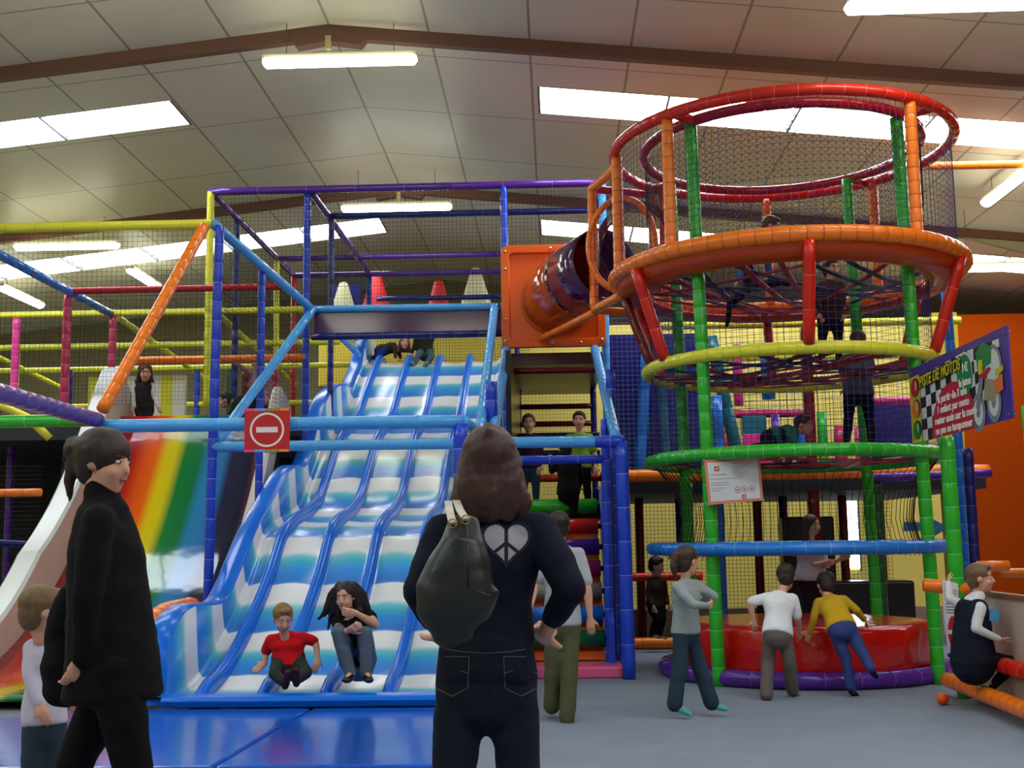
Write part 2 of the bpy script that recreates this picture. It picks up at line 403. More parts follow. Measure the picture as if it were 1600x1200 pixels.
# high flared left wall (outer rim follows the waves) and the low right wall
wallk=[(19.5,4.83),(18.6,4.25+.25),(17.95,3.8),(17.3,3.6),(16.4,3.52),(15.5,3.25),(14.9,2.88),(14.5,2.5),(14.1,2.24),(13.6,2.2),(13.1,2.08),(12.4,1.75),(11.76,1.45),(11.1,1.02),(10.7,.82),(10.3,.8),(9.83,.82),(9.5,.78),(9.25,.66),(9.12,.45),(9.08,.16)]
def wall(xi,xo,knots,name,grow=1.0):
    WP=spline(knots,4); v=[];f=[];uv=[];mi=[]
    def ridge_z(y):
        for i in range(len(RP)-1):
            if RP[i+1][0]<=y<=RP[i][0]:
                t=(RP[i][0]-y)/max(1e-6,RP[i][0]-RP[i+1][0]); return RP[i][1]+(RP[i+1][1]-RP[i][1])*t, arc[i]+(arc[i+1]-arc[i])*t
        return (RP[0][1],0) if y>RP[0][0] else (RP[-1][1],arc[-1])
    n=9; sg=1 if xo>xi else -1
    for (y,z) in WP:
        rz,s=ridge_z(y); zb=rz-.12; z=max(z,zb+.06) if y>9.1 else z; 
        zb=min(zb,z-.02)
        prof=[(xi,zb),(xi+sg*.02,zb+(z-zb)*.45),(xi+sg*.035,z-.02),(xi+sg*.05,z),(xo-sg*.02,z),(xo,z-.02),(xo,z-.09),(xo-sg*.03,z-.1),(xo-sg*.05,max(zb-.25,z-.7) if z>.8 else .1)]
        for (a,b) in prof: v.append((a,y,max(b,.1))); uv.append((a,stripe(s)+.0*b))
    for i in range(len(WP)-1):
        for k in range(n-1): f.append((i*n+k,(i+1)*n+k,(i+1)*n+k+1,i*n+k+1)); mi.append(0 if k<2 else 1)
    f.append(tuple((len(WP)-1)*n+k for k in range(n))); mi.append(1)
    o=uvmesh(name,v,f,uv,WM,slide); o.data.materials.append(SB); o.data.polygons.foreach_set('material_index',mi); return o
wall(-2.93,-3.16,wallk,'side_wall')
wall(-.82,-.66,[(y,z-.12 if y<18.5 else z) for y,z in wallk],'side_wall')
lip=MB(); 
lipp=[(9.4,.115),(9.2,.135),(9.12,.15),(9.06,.185),(8.99,.195),(8.93,.18),(8.91,.15),(8.93,.1),(9.4,.1)]
lip.slab([(-2.95,y,z+.0) for y,z in lipp],(2.26,0,0)); lip.build('front_lip',SB,slide,smooth=False,bevel=.01)
MB().box((-3.2,18.9,4.02),(-.68,20.4,4.14)).build('top_platform',mat('blue_deck_mat',(30,80,160),rough=.5),slide,smooth=False)
for x in (-3.0,-.8):
    for y in (12.4,15.5,18.7):
        z=[q for q in RP if q[0]<=y][0][1]-.28
        MB().tube([(x,y,0),(x,y,z)],.04,10).build('support_leg',mat('dark_steel',(40,42,48),rough=.5,metal=.3),slide)

# landing mats
bm=mat('blue_vinyl_mat',(22,84,190),rough=.16,spec=.5,bump=.12,bscale=3,coat=.2)
o=MB().slab([(-4.35,6.62,0),(-1.9,6.62,0),(-1.82,8.88,0),(-3.35,8.88,0),(-4.35,8.3,0)],(0,0,.1)).build('landing_mat',bm,smooth=False,bevel=.02)
tag(o,'glossy blue landing mat in front of the left lanes, behind the walking woman','mat')
o=MB().slab([(-1.88,6.62,0),(-.66,6.62,0),(-.66,8.88,0),(-1.8,8.88,0)],(0,0,.1)).build('landing_mat',bm,smooth=False,bevel=.02)
tag(o,'glossy blue landing mat right of the seam, beside the standing woman','mat')
o=MB().slab([(-.62,11.46,0),(.62,11.46,0),(.62,12.0,0),(-.62,12.0,0)],(0,0,.11)).build('floor_mat',mat('pink_vinyl',(225,95,140),rough=.3,bump=.2,bscale=6),smooth=False,bevel=.02)
tag(o,'pink vinyl mat at the foot of the roller stairs','mat')

# ------------------------------------------------------------------ SLIDE FRAME (portal, side rails, purple net cage)
fr=thing('play_structure','padded blue and purple pole frame around the wave slide, hung with nets','climbing frame',(-1.9,11.3,0))
pad('rail',[(-3.7,9.5,2.27),(-.74,9.5,2.26)],'lightblue',fr,r=.055,tie=.32)
pad('post',[(-.75,9.5,0),(-.75,9.5,2.24)],'blue',fr,r=.06,tie=.2)
pad('post',[(-3.72,9.5,0),(-3.72,9.5,2.24)],'purple',fr,r=.055,tie=.2)
pad('rail',[(-.72,9.5,2.26),(-.62,11.3,2.24)],'lightblue',fr,r=.05,tie=.3)
pad('rail',[(-3.3,11.35,2.24),(-.62,11.35,2.23)],'lightblue',fr,r=.05,tie=.34)
pad('post',[(-3.33,11.35,0),(-3.28,11.35,4.44)],'blue',fr,r=.047,tie=.19)
pad('rail',[(-3.34,11.35,4.46),(-2.98,14.4,4.19)],'lightblue',fr,r=.052,tie=.4)
pad('rail',[(-2.98,14.4,4.19),(-2.9,17.5,4.1)],'lightblue',fr,r=.045,tie=.4)
pad('brace',[(-2.96,14.35,4.17),(-3.27,11.4,2.3)],'lightblue',fr,r=.052,tie=.4)
pad('brace',[(-.7,14.35,4.17),(-.72,11.4,2.28)],'lightblue',fr,r=.052,tie=.16)
pad('rail',[(-2.98,14.4,4.19),(-.6,14.4,4.18)],'lightblue',fr,r=.045,tie=.5)
pad('rail',[(-2.98,14.4,3.84),(-.6,14.4,3.84)],'navy',fr,r=.045,tie=.3)
plabel(MB().box((-2.95,14.42,3.86),(-.62,14.45,4.17)).build('padded_board',mat('shiny_plum_board',(86,50,92),rough=.12,spec=.6),fr,smooth=False),'shiny plum coloured board')
pad('post',[(-3.2,12.75,0),(-3.2,12.75,4.3)],'blue',fr,r=.042,tie=.18)
ZT=5.73
pad('post',[(-3.06,14.45,0),(-3.06,14.45,ZT)],'blue',fr,r=.045,tie=.19)
pad('post',[(-2.98,15.65,0),(-2.98,15.65,ZT)],'navy',fr,r=.042,tie=.19)
pad('post',[(-.57,14.4,0),(-.57,14.4,ZT)],'blue',fr,r=.045,tie=.19)
pad('post',[(.66,14.4,0),(.66,14.4,ZT)],'lightblue',fr,r=.05,tie=.19)
pad('post',[(-4.28,14.4,3.0),(-4.28,14.4,ZT)],'yellow',fr,r=.047,tie=.19)
pad('post',[(-4.28,15.65,2.8),(-4.28,15.65,ZT)],'navy',fr,r=.045,tie=.19)
pad('post',[(-4.28,18.0,2.8),(-4.28,18.0,ZT)],'yellow',fr,r=.045,tie=.19)
pad('post',[(-4.28,19.2,2.8),(-4.28,19.2,ZT)],'red',fr,r=.045,tie=.19)
pad('post',[(-3.02,19.2,0),(-3.02,19.2,ZT)],'blue',fr,r=.045,tie=.19)
pad('post',[(-.57,19.2,0),(-.57,19.2,ZT)],'blue',fr,r=.045,tie=.19)
pad('rail',[(-4.3,14.4,ZT),(.66,14.4,ZT)],'purple',fr,r=.047,tie=.6)
for x in (-4.28,-3.02): pad('rail',[(x,14.45,ZT),(x,19.2,ZT)],'purple',fr,r=.045,tie=.4)
for y,c in ((15.65,'navy'),(18.0,'purple'),(19.2,'purple')): pad('rail',[(-4.28 if y>16 else -3.0,y,ZT),(.66,y,ZT)],c,fr,r=.045,tie=.5)
pad('rail',[(-3.0,19.9,5.45),(.66,19.9,5.45)],'navy',fr,r=.045,tie=.5)
for x0,x1,z0 in ((-4.28,-3.06,4.3),(-3.06,-.57,4.22),(-.57,.66,4.9)): net([(x0,14.4,z0),(x1,14.4,z0),(x1,14.4,ZT),(x0,14.4,ZT)],fr,'black')
net([(-4.28,14.4,4.2),(-4.28,19.2,4.2),(-4.28,19.2,ZT),(-4.28,14.4,ZT)],fr,'black')
net([(-3.0,14.4,4.25),(-3.0,19.2,4.25),(-3.0,19.2,ZT),(-3.0,14.4,ZT)],fr,'black')
net([(-4.28,19.2,4.2),(.66,19.2,4.2),(.66,19.2,ZT),(-4.28,19.2,ZT)],fr,'black')
net([(-3.3,11.4,2.3),(-3.05,14.4,2.3),(-2.99,14.4,4.15),(-3.33,11.4,4.4)],fr,'black')
plabel(MB().box((-4.0,20.75,3.9),(-3.42,20.85,5.9)).build('padded_panel',vin('navy'),fr,smooth=False),'dark blue padded panel')
# yellow padded end wall with the foam cones on top
o=MB().box((-4.1,20.42,4.02),(-.4,20.7,5.2)).build('padded_wall',mat('yellow_vinyl_wall',(214,190,60),rough=.5),smooth=False,bevel=.02)
tag(o,'yellow padded wall at the top of the wave slide, behind the two children','wall pad')
net([(-3.1,20.42,4.14),(-.4,20.42,4.14),(-.4,20.42,5.2),(-3.1,20.42,5.2)],fr,'black')
for (cx,w_,h_,c,lb) in ((-3.69,.27,.71,'cream','small cream foam cone, leftmost, in front of the dark blue panel'),(-3.1,.31,.89,'red','tall red foam cone standing left of centre above the purple board'),(-1.99,.25,.71,'red','short red foam cone standing right of centre above the purple board'),(-1.33,.34,.92,'cream','tall cream foam cone standing beside the orange tube panel')):
    cc=(206,200,150) if c=='cream' else (200,24,22)
    r=thing('foam_cone',lb,'cone',(cx,20.55,5.2),group=None)
    k=.27/.3*1
    mb=MB(); n=24; v=[];f=[]
    prof=[(w_*1.05,0),(w_*1.0,.04),(.085,h_-.05),(.06,h_-.01),(.0,h_)]
    for (rr,z) in prof:
        for i in range(n):
            a=2*math.pi*i/n; v.append((cx+rr*math.cos(a),20.55+rr*.35*math.sin(a),5.2+z))
    for j in range(len(prof)-1):
        for i in range(n): f.append((j*n+i,j*n+(i+1)%n,(j+1)*n+(i+1)%n,(j+1)*n+i))
    f.append(tuple(range(n))[::-1]); mb.add(v,f); mb.build('cone',mat('foam_'+c,cc,rough=.45),r)
    rim=MB().tube([(cx+(w_*1.06)*math.cos(a)*1.0,20.55+(w_*.36)*math.sin(a),5.215) for a in [2*math.pi*i/24 for i in range(24)]],.02,8,closed=True).build('green_rim',vin('green'),r)

# ------------------------------------------------------------------ NO-ENTRY SIGN
sg=thing('no_entry_sign','red square no entry sign with white ring and bar on the light blue rail','sign',(-2.3,9.42,2.03))
x0,x1,z0,z1,yy=-2.485,-2.118,2.03,2.385,9.41
MB().box((x0,yy,z0),(x1,yy+.012,z1)).build('sign_board',mat('sign_red',(196,30,34),rough=.4),sg,smooth=False,bevel=.002)
wh=mat('sign_white',(235,225,215),rough=.5)
cx,cz=(x0+x1)/2,(z0+z1)/2+.003
v=[];f=[];n=48
for i in range(n):
    a=2*math.pi*i/n
    for rr in (.122,.139): v.append((cx+rr*math.cos(a),yy-.001,cz+rr*math.sin(a)))
for i in range(n): j=(i+1)%n; f.append((2*i,2*j,2*j+1,2*i+1))
mesh_obj('white_ring',v,f,wh,sg,smooth=False)
MB().box((cx-.087,yy-.002,cz-.022),(cx+.087,yy,cz+.022)).build('white_bar',wh,sg,smooth=False)
for zz in (z0+.002,z1-.022):
    xs=[x0+.004,x0+.077,x0+.18,x0+.283,x1-.004]
    for k,c in enumerate(((230,70,140),(90,160,215),(150,150,30),(240,150,30))):
        MB().box((xs[k]+.003,yy-.002,zz),(xs[k+1]-.003,yy,zz+.02)).build('colour_block',mat('sign_c%d'%k,c,rough=.5),sg,smooth=False)
for a in ((x0+.02,),(x1-.02,)): MB().tube([(a[0],9.44,2.27),(a[0],9.51,2.33),(a[0],9.57,2.27)],.004,6).build('tie',wh,sg)

# ------------------------------------------------------------------ LEFT FRAME AND RAINBOW SLIDE
lf=thing('play_structure','padded frame of yellow, pink and blue poles above the rainbow slide','climbing frame',(-5.6,14.1,0))
pad('rail',[(-7.2,11.35,4.47),(-3.36,11.35,4.46)],'yellow',lf,r=.05,tie=.3)
pad('brace',[(-3.42,11.3,4.42),(-3.72,9.6,2.42)],'orange',lf,r=.056,tie=.15)
pad('rail',[(-3.72,9.5,2.32),(-3.32,6.6,2.22)],'purple',lf,r=.062,tie=.22)
pad('rail',[(-6.3,9.5,2.32),(-3.74,9.5,2.32)],'green',lf,r=.052,tie=.3)
pad('rail',[(-5.86,10.6,4.4),(-5.93,15.5,4.4)],'skyblue',lf,r=.052,tie=.4)
pad('rail',[(-5.93,14.1,4.42),(-3.2,14.1,4.42)],'crimson',lf,r=.045,tie=.14)
pad('post',[(-5.94,14.1,2.8),(-5.94,14.1,4.38)],'magenta',lf,r=.052,tie=.18)
pad('post',[(-5.9,15.5,2.8),(-5.9,15.5,4.36)],'magenta',lf,r=.05,tie=.18)
pad('rail',[(-9.5,15.5,4.41),(-3.1,15.5,4.41)],'yellow',lf,r=.045,tie=.25)
pad('post',[(-7.22,15.5,3.3),(-7.22,15.5,4.36)],'pink',lf,r=.052,tie=.18)
pad('post',[(-7.22,15.5,0),(-7.22,15.5,3.28)],'purple',lf,r=.05,tie=.18)
pad('post',[(-7.9,17.0,2.0),(-6.95,17.0,4.2)][0:1]+[(-7.9,17.0,4.2)],'yellow',lf,r=.05,tie=.2)
pad('rail',[(-10.5,17.0,4.22),(-3.1,17.0,4.22)],'yellow',lf,r=.045,tie=.2)
pad('rail',[(-10.5,18.8,4.15),(-3.1,18.8,4.15)],'yellow',lf,r=.045,tie=.25)
pad('rail',[(-10.5,18.8,3.55),(-3.1,18.8,3.55)],'yellow',lf,r=.04,tie=.25)
pad('rail',[(-10.5,18.8,3.0),(-3.1,18.8,3.0)],'yellow',lf,r=.04,tie=.25)
for x in (-8.6,-5.9,-4.5): pad('rail',[(x,15.5,4.4),(x,20.4,4.05)],'yellow',lf,r=.042,tie=.3)
pad('rail',[(-9.5,12.2,3.12),(-8.2,13.2,3.2),(-6.9,13.9,3.1),(-6.35,14.05,2.85),(-6.1,14.1,2.6)],'yellow',lf,r=.05,tie=.25)
pad('rail',[(-7.0,11.2,2.95),(-6.6,12.2,3.05),(-6.9,13.0,3.12)],'red',lf,r=.04,tie=.2)
pad('post',[(-6.35,15.2,0),(-6.35,15.2,3.6)],'navy',lf,r=.05,tie=.2)
pad('post',[(-5.2,18.8,2.85),(-5.2,18.8,4.1)],'darkgreen',lf,r=.06,tie=.2)
pad('post',[(-5.75,18.8,2.85),(-5.75,18.8,4.1)],'blue',lf,r=.05,tie=.2)
pad('rail',[(-5.3,14.45,3.59),(-3.05,14.45,3.59)],'orange',lf,r=.05,tie=.2)
pad('post',[(-4.35,16.5,2.85),(-4.35,16.5,3.75)],'darkred',lf,r=.055,tie=.2)
pad('post',[(-3.92,16.5,2.85),(-3.92,16.5,3.75)],'magenta',lf,r=.045,tie=.2)
pad('rail',[(-9.0,13.0,1.9),(-5.7,13.0,1.9)],'orange',lf,r=.045,tie=.2)
pad('rail',[(-9.0,12.2,1.55),(-5.7,13.8,1.3)],'navy',lf,r=.045,tie=.2)
pad('post',[(-6.75,12.6,0),(-6.75,12.6,2.9)],'skyblue',lf,r=.055,tie=.25)
pad('post',[(-6.6,12.2,0),(-6.6,12.2,1.9)],'crimson',lf,r=.06,tie=.2)
net([(-7.2,11.35,3.0),(-3.4,11.35,3.0),(-3.4,11.35,4.45),(-7.2,11.35,4.45)],lf,'black')
net([(-5.93,14.12,3.0),(-3.1,14.12,3.0),(-3.1,14.12,4.4),(-5.93,14.12,4.4)],lf,'black')
net([(-10,15.52,1.0),(-5.9,15.52,1.0),(-5.9,15.52,4.4),(-10,15.52,4.4)],lf,'black')
net([(-10,18.9,2.85),(-3.1,18.9,2.85),(-3.1,18.9,4.1),(-10,18.9,4.1)],lf,'black')
net([(-9,13.1,.1),(-5.75,13.1,.1),(-5.75,13.1,2.2),(-9,13.1,2.2)],lf,'black')
MB().box((-10,14.5,2.62),(-3.1,18.9,2.82)).build('deck',mat('dark_deck',(40,44,50),rough=.7),lf,smooth=False)
for a,b in (((-10,19.2,0),(-9.9,14.6,2.6)),): pass
MB().box((-10,18.0,0),(-3.1,18.1,2.62)).build('back_panel',mat('dark_under_panel',(30,34,40),rough=.7),lf,smooth=False)
# striped yellow and white awning panel
stp=thing('striped_pad','yellow and white vertically striped pad behind the rainbow slide top','wall pad',(-6.4,17.6,2.82))
xs=-7.05
for k in range(8):
    MB().box((xs+k*.185,17.6,2.82),(xs+(k+1)*.185,17.7,3.86)).build('stripe',mat('stripe_yellow',(200,195,20),rough=.5) if k%2==0 else mat('stripe_white',(205,200,185),rough=.5),stp,smooth=False)

def rainbow_mat():
    M=bpy.data.materials.new('rainbow_fibreglass'); M.use_nodes=True; nt=M.node_tree; b=nt.nodes['Principled BSDF']
    b.inputs['Roughness'].default_value=.07; b.inputs['Specular IOR Level'].default_value=.35
    tc=nt.nodes.new('ShaderNodeTexCoord'); sp=nt.nodes.new('ShaderNodeSeparateXYZ'); nt.links.new(tc.outputs['Object'],sp.inputs[0])
    mp=nt.nodes.new('ShaderNodeMapRange'); mp.inputs[1].default_value=-5.36; mp.inputs[2].default_value=-3.48; nt.links.new(sp.outputs[0],mp.inputs[0])
    cr=nt.nodes.new('ShaderNodeValToRGB'); nt.links.new(mp.outputs[0],cr.inputs[0]); e=cr.color_ramp.elements
    st=[(0,(165,20,18)),(.17,(170,22,18)),(.25,(220,80,15)),(.32,(225,100,15)),(.38,(215,190,15)),(.44,(205,190,20)),(.50,(20,120,50)),(.60,(20,110,60)),(.66,(40,125,175)),(.76,(45,110,165)),(.81,(38,40,66)),(.93,(38,38,62)),(.97,(90,30,60)),(1,(80,30,55))]
    e[0].position=0; e[0].color=srgb(st[0][1])+(1,); e[1].position=1; e[1].color=srgb(st[-1][1])+(1,)
    for p_,c_ in st[1:-1]: q=e.new(p_); q.color=srgb(c_)+(1,)
    nt.links.new(cr.outputs[0],b.inputs['Base Color'])
    n=nt.nodes.new('ShaderNodeTexNoise'); n.inputs['Scale'].default_value=2.5; nt.links.new(tc.outputs['Object'],n.inputs['Vector'])
    bp=nt.nodes.new('ShaderNodeBump'); bp.inputs['Strength'].default_value=.08; bp.inputs['Distance'].default_value=.05; nt.links.new(n.outputs['Fac'],bp.inputs['Height']); nt.links.new(bp.outputs['Normal'],b.inputs['Normal'])
    return M
rs=thing('rainbow_slide','wide glossy slide painted in rainbow bands with cream side walls','slide',(-4.4,10.5,0))
rk=[(14.9,2.88),(14.5,2.88),(14.38,2.83),(13.9,2.2),(13.5,1.68),(13.1,1.25),(12.7,.91),(12.3,.64),(11.8,.38),(11.3,.2),(10.8,.13),(10.2,.12),(9.6,.11)]
RK=spline(rk,6)
v=[];f=[]
for (y,z) in RK:
    for k in range(9): v.append((-5.36+1.88*k/8,y,z))
for i in range(len(RK)-1):
    for k in range(8): f.append((i*9+k,(i+1)*9+k,(i+1)*9+k+1,i*9+k+1))
o=mesh_obj('slide_bed',v,f,rainbow_mat(),rs); md=o.modifiers.new('t','SOLIDIFY'); md.thickness=.04; md.offset=-1
crm=mat('cream_vinyl_wall',(208,196,182),rough=.35,bump=.08,bscale=60); crm2=mat('white_edge',(215,220,215),rough=.3)
for xi,xo,hh,nm in ((-5.36,-5.62,.62,'l'),(-3.48,-3.34,.34,'r')):
    v=[];f=[];mi=[]; 
    for i,(y,z) in enumerate(RK):
        h=hh*min(1,.35+ (z/1.0)) if z<.6 else hh
        if y>14.5: h=hh*(1-(y-14.5)/.4*.5)
        sg_=1 if xo>xi else -1
        for (a,b) in ((xi,z-.02),(xi+sg_*.01,z+h-.04),(xi+sg_*.04,z+h),(xo-sg_*.03,z+h),(xo,z+h-.04),(xo,max(z-.15,0))): v.append((a,y,b))
    for i in range(len(RK)-1):
        for k in range(5): f.append((i*6+k,(i+1)*6+k,(i+1)*6+k+1,i*6+k+1)); mi.append(1 if k in(1,2,3) and nm=='l' else 0)
    f.append(tuple(range(6))); mi.append(1); f.append(tuple((len(RK)-1)*6+k for k in range(6))); mi.append(0)
    mesh_obj('side_wall',v,f,[crm,crm2],rs,mi,smooth=False)
MB().box((-5.36,14.5,0),(-3.48,14.9,2.84)).build('back_support',mat('dark_under_panel',(30,34,40)),rs,smooth=False)
# pads round the foot of the rainbow slide
o=pad('padded_bumper',[(-3.34,10.9,.72),(-3.4,10.4,.7),(-3.44,9.9,.6),(-3.42,9.5,.36),(-3.4,9.3,.12)],'orange',None,r=.11,tie=.12); tag(o,'orange padded bumper hugging the foot of the wave slide wall','bumper'); 
o=pad('padded_rail',[(-6.2,9.0,.22),(-4.3,9.0,.22)],'teal',None,r=.055,tie=.3); tag(o,'teal padded rail low on the left behind the walking child','rail')
o=MB().box((-6.6,7.6,0),(-4.45,8.95,.12)).build('floor_mat',mat('yellow_vinyl',(200,170,30),rough=.35,bump=.3,bscale=8),smooth=False,bevel=.03); tag(o,'yellow vinyl floor mat at the bottom left','mat')
o=pad('padded_rail',[(-6.2,7.3,.06),(-4.6,7.3,.06),(-4.45,7.5,.06)],'purple',None,r=.06,tie=.16); tag(o,'purple padded floor rail passing behind the walking woman','rail')

# ------------------------------------------------------------------ STAIR BAY AND TUBE
st=thing('play_structure','padded blue frame over the roller stairs with a net shaft behind it','climbing frame',(0,11.4,0))
pad('post',[(.67,11.4,0),(.65,11.4,2.24)],'blue',st,r=.063,tie=.3)
pad('rail',[(-.6,11.4,2.24),(.45,11.4,2.235)],'lightblue',st,r=.055,tie=.3)
pad('rail',[(.4,11.4,2.235),(.68,11.4,2.235)],'blue',st,r=.06,tie=.14)
pad('rail',[(-.6,11.9,2.1),(.52,11.9,2.1)],'blue',st,r=.045,tie=.3)
pad('post',[(.52,11.9,0),(.52,11.9,2.5)],'blue',st,r=.045,tie=.2)
pad('post',[(-.62,11.9,0),(-.62,11.9,2.9)],'blue',st,r=.06,tie=.2)
pad('post',[(.62,12.6,0),(.62,12.6,3.1)],'blue',st,r=.05,tie=.2)
pad('brace',[(-.55,14.3,3.62),(-.59,11.45,2.3)],'lightblue',st,r=.055,tie=.17)
pad('brace',[(.52,14.3,3.62),(.6,11.45,2.28)],'lightblue',st,r=.055,tie=.17)
MB().box((.555,12.0,.1),(.585,14.3,2.1)).build('side_panel',mat('black_vinyl',(18,18,20),rough=.3),st,smooth=False)
plabel(MB().slab([(.5,11.75,.1),(.5,13.4,1.5),(.5,13.4,1.9),(.5,11.75,.5)],(.06,0,0)).build('side_pad',vin('blue'),st,smooth=False),'blue padded stringer')
MB().box((-.6,13.35,1.55),(.6,17.5,1.65)).build('deck',mat('dark_deck',(40,44,50)),st,smooth=False)
MB().box((-.55,14.5,3.45),(.62,17.5,3.6)).build('upper_deck',mat('maroon_pad',(70,22,36),rough=.3),st,smooth=False)
for z,y in ((3.38,14.5),(3.2,16.9),(2.95,16.9),(2.65,15.4),(2.42,15.4)): pad('rail',[(-.5,y,z),(.6,y,z)],'darkred' if z>2.8 else 'navy',st,r=.04,tie=.3)
pad('rail',[(-.5,13.9,2.02),(.6,13.9,2.02)],'red',st,r=.045,tie=.2)
for x in (-.5,.58):
    pad('post',[(x,16.9,1.6),(x,16.9,3.5)],'navy',st,r=.045,tie=.2)
    plabel(MB().box((x-.03,13.3,1.65),(x+.03,16.8,3.45)).build('side_pad',mat('black_vinyl',(18,18,20)),st,smooth=False) ,'black side pad') if x<0 else None
net([(-.5,17.0,1.6),(.6,17.0,1.6),(.6,17.0,3.45),(-.5,17.0,3.45)],st,'black')
net([(.62,14.4,2.1),(2.0,14.4,2.1),(2.0,14.4,4.0),(.62,14.4,4.0)],st,'pale',pitch=.06)
# roller stairs
rstair=thing('roller_stairs','flight of coloured padded rollers over orange risers above the pink mat','stairs',(0,11.9,0))
for k,c in enumerate(('darkgreen','skyblue','grey','magenta','purple','red','green')):
    t=k/6; y=11.95+1.35*t; z=.33+1.34*t
    o=MB().tube([(-.52,y,z),(.47,y,z)],.085,20).build('roller',vin(c),rstair); o['label']=('bright blue' if c=='skyblue' else c.replace('dark','dark '))+' padded roller'
    MB().tube([(-.55,y,z),(.5,y,z)],.03,10).build('axle',mat('dark_steel',(40,42,48)),rstair)
plabel(MB().slab([(-.52,12.0,.12),(-.52,12.08,.12),(-.52,13.5,1.5),(-.52,13.42,1.58),(-.52,12.0,.2)],(.99,0,0)).build('riser_board',mat('orange_vinyl_board',(236,110,16),rough=.35),rstair,smooth=False),'orange sloping board')
# orange moulded panel
tb=thing('crawl_tube','orange and purple crawl tube from the orange square panel up to the tower','tube',(.03,14.3,3.65))
OP=mat('orange_moulded_plastic',(238,100,22),rough=.3,spec=.45,bump=.05); PP=mat('purple_moulded_plastic',(74,24,74),rough=.15,coat=.5)
OP2=mat('burnt_orange_gloss_plastic',(196,78,14),rough=.12,coat=.5)
px0,px1,pz0,pz1,py=-.61,.66,3.63,4.91,14.3
def rrect(x0,x1,z0,z1,r,n=6):
    out=[]
    for (cx,cz,a0) in ((x1-r,z1-r,0),(x0+r,z1-r,90),(x0+r,z0+r,180),(x1-r,z0+r,270)):
        for k in range(n+1):
            a=math.radians(a0+90*k/n); out.append((cx+r*math.cos(a),cz+r*math.sin(a)))
    return out
mb=MB(); o_=rrect(px0,px1,pz0,pz1,.09); i_=rrect(px0+.1,px1-.1,pz0+.1,pz1-.1,.06); n=len(o_)
v=[(x,py,z) for x,z in o_]+[(x,py-.07,z) for x,z in o_]+[(x,py-.07,z) for x,z in i_]+[(x,py-.02,z) for x,z in i_]
f=[]
for L_ in range(3):
    for k in range(n): f.append((L_*n+k,L_*n+(k+1)%n,(L_+1)*n+(k+1)%n,(L_+1)*n+k))
f.append(tuple(3*n+k for k in range(n))); f.append(tuple(range(n))[::-1])
mb.add(v,f); mb.build('mounting_panel',OP,tb,smooth=False,bevel=.012)
for (bx,bz) in [(px0+.05,pz0+.08),(px0+.05,pz1-.08),(px1-.05,pz0+.08),(px1-.05,pz1-.08),(px0+.05,pz0+.35),(px0+.05,pz1-.3),(.0,pz0+.05),(.35,pz0+.05),(0,pz1-.05)]:
    MB().tube([(bx,py-.068,bz),(bx,py-.085,bz)],.018,10).build('bolt',mat('steel_bolt',(170,165,150),rough=.3,metal=.8),tb)
A=Vector((.05,14.28,4.22)); B=Vector((.22,13.6,4.27)); Cc=Vector((.5,13.0,4.3)); D=Vector((.6,12.82,4.32))
def tubeseg(name,pts,r,m,closed_ring=True):
    pts=[Vector(p) for p in pts]
    mb=MB(); mb.tube(pts,r,36,caps=False); o=mb.build(name,m,tb); md=o.modifiers.new('t','SOLIDIFY'); md.thickness=.02; md.offset=-1; return o
tubeseg('tube_section',[A,A.lerp(B,.5)+Vector((-.01,0,0)),B,B.lerp(Cc,.42)],.41,OP2)
j=B.lerp(Cc,.42)
tubeseg('tube_section',[j,Cc,D],.415,PP)
dirv=(Cc-B).normalized()
MB().tube([j-dirv*.03,j+dirv*.03],.44,36,caps=False).build('joint_flange',PP,tb)
MB().tube([A+Vector((0,-.03,0)),A+Vector((.01,-.09,0))],.45,36,caps=False).build('joint_flange',OP2,tb)
for k in range(10):
    a=math.radians(150+k*24); u_=dirv.cross(Vector((0,0,1))).normalized(); w_=u_.cross(dirv)
    p=j+u_*math.cos(a)*.44+w_*math.sin(a)*.44; q_=p+(u_*math.cos(a)+w_*math.sin(a))*.015
    MB().tube([p,q_],.012,8).build('bolt',mat('steel_bolt',(170,165,150)),tb)
# ------------------------------------------------------------------ THE ROUND TOWER
CX,CY=2.35,11.75
tw=thing('climbing_tower','tall round net tower with orange, yellow, green and blue padded rings','climbing tower',(CX,CY,0))
T=tw
ring=lambda r,z,c,rr=.055,tie=.15,n=64: pad('ring',circle((CX,CY),r,z,n),c,T,r=rr,tie=tie,closed=True)
ring(1.3,.075,'purple',.075,.3); ring(1.4,1.2,'skyblue',.06,.2); ring(1.4,2.05,'green',.06,.13); ring(1.4,2.95,'yellow',.06,.16)
ring(1.7,3.9,'orange',.075,.14); ring(1.68,5.2,'red',.055,.2); ring(1.37,5.2,'crimson',.05,.25)
for (ax,ay) in ((-1,-1),(1,-1),(-1,1),(1,1)):
    x,y=CX+ax*.96,CY+ay*.95
    pad('post',[(x+.04,y,0),(x-.05,y,5.18)],'green',T,r=.06,tie=.16)
for dg_ in (-138.5,-57,-178,84.6,42,130):
    a=math.radians(dg_); x,y=CX+1.66*math.cos(a),CY+1.66*math.sin(a)
    pad('post',[(x,y,3.93),(x,y,5.17)],'orange',T,r=.055,tie=.13)
for k in range(4):
    a=math.radians(-45+90*k); pad('spoke',[(CX+1.37*math.cos(a),CY+1.37*math.sin(a),5.19),(CX+1.66*math.cos(a),CY+1.66*math.sin(a),5.19)],'red',T,r=.045,tie=.3)
for k in range(6):
    a=math.radians(-90-4+60*k); c_,s_=math.cos(a),math.sin(a)
    pad('strut',[(CX+1.72*c_,CY+1.72*s_,3.84),(CX+1.43*c_,CY+1.43*s_,2.98)],'red',T,r=.055,tie=.33)
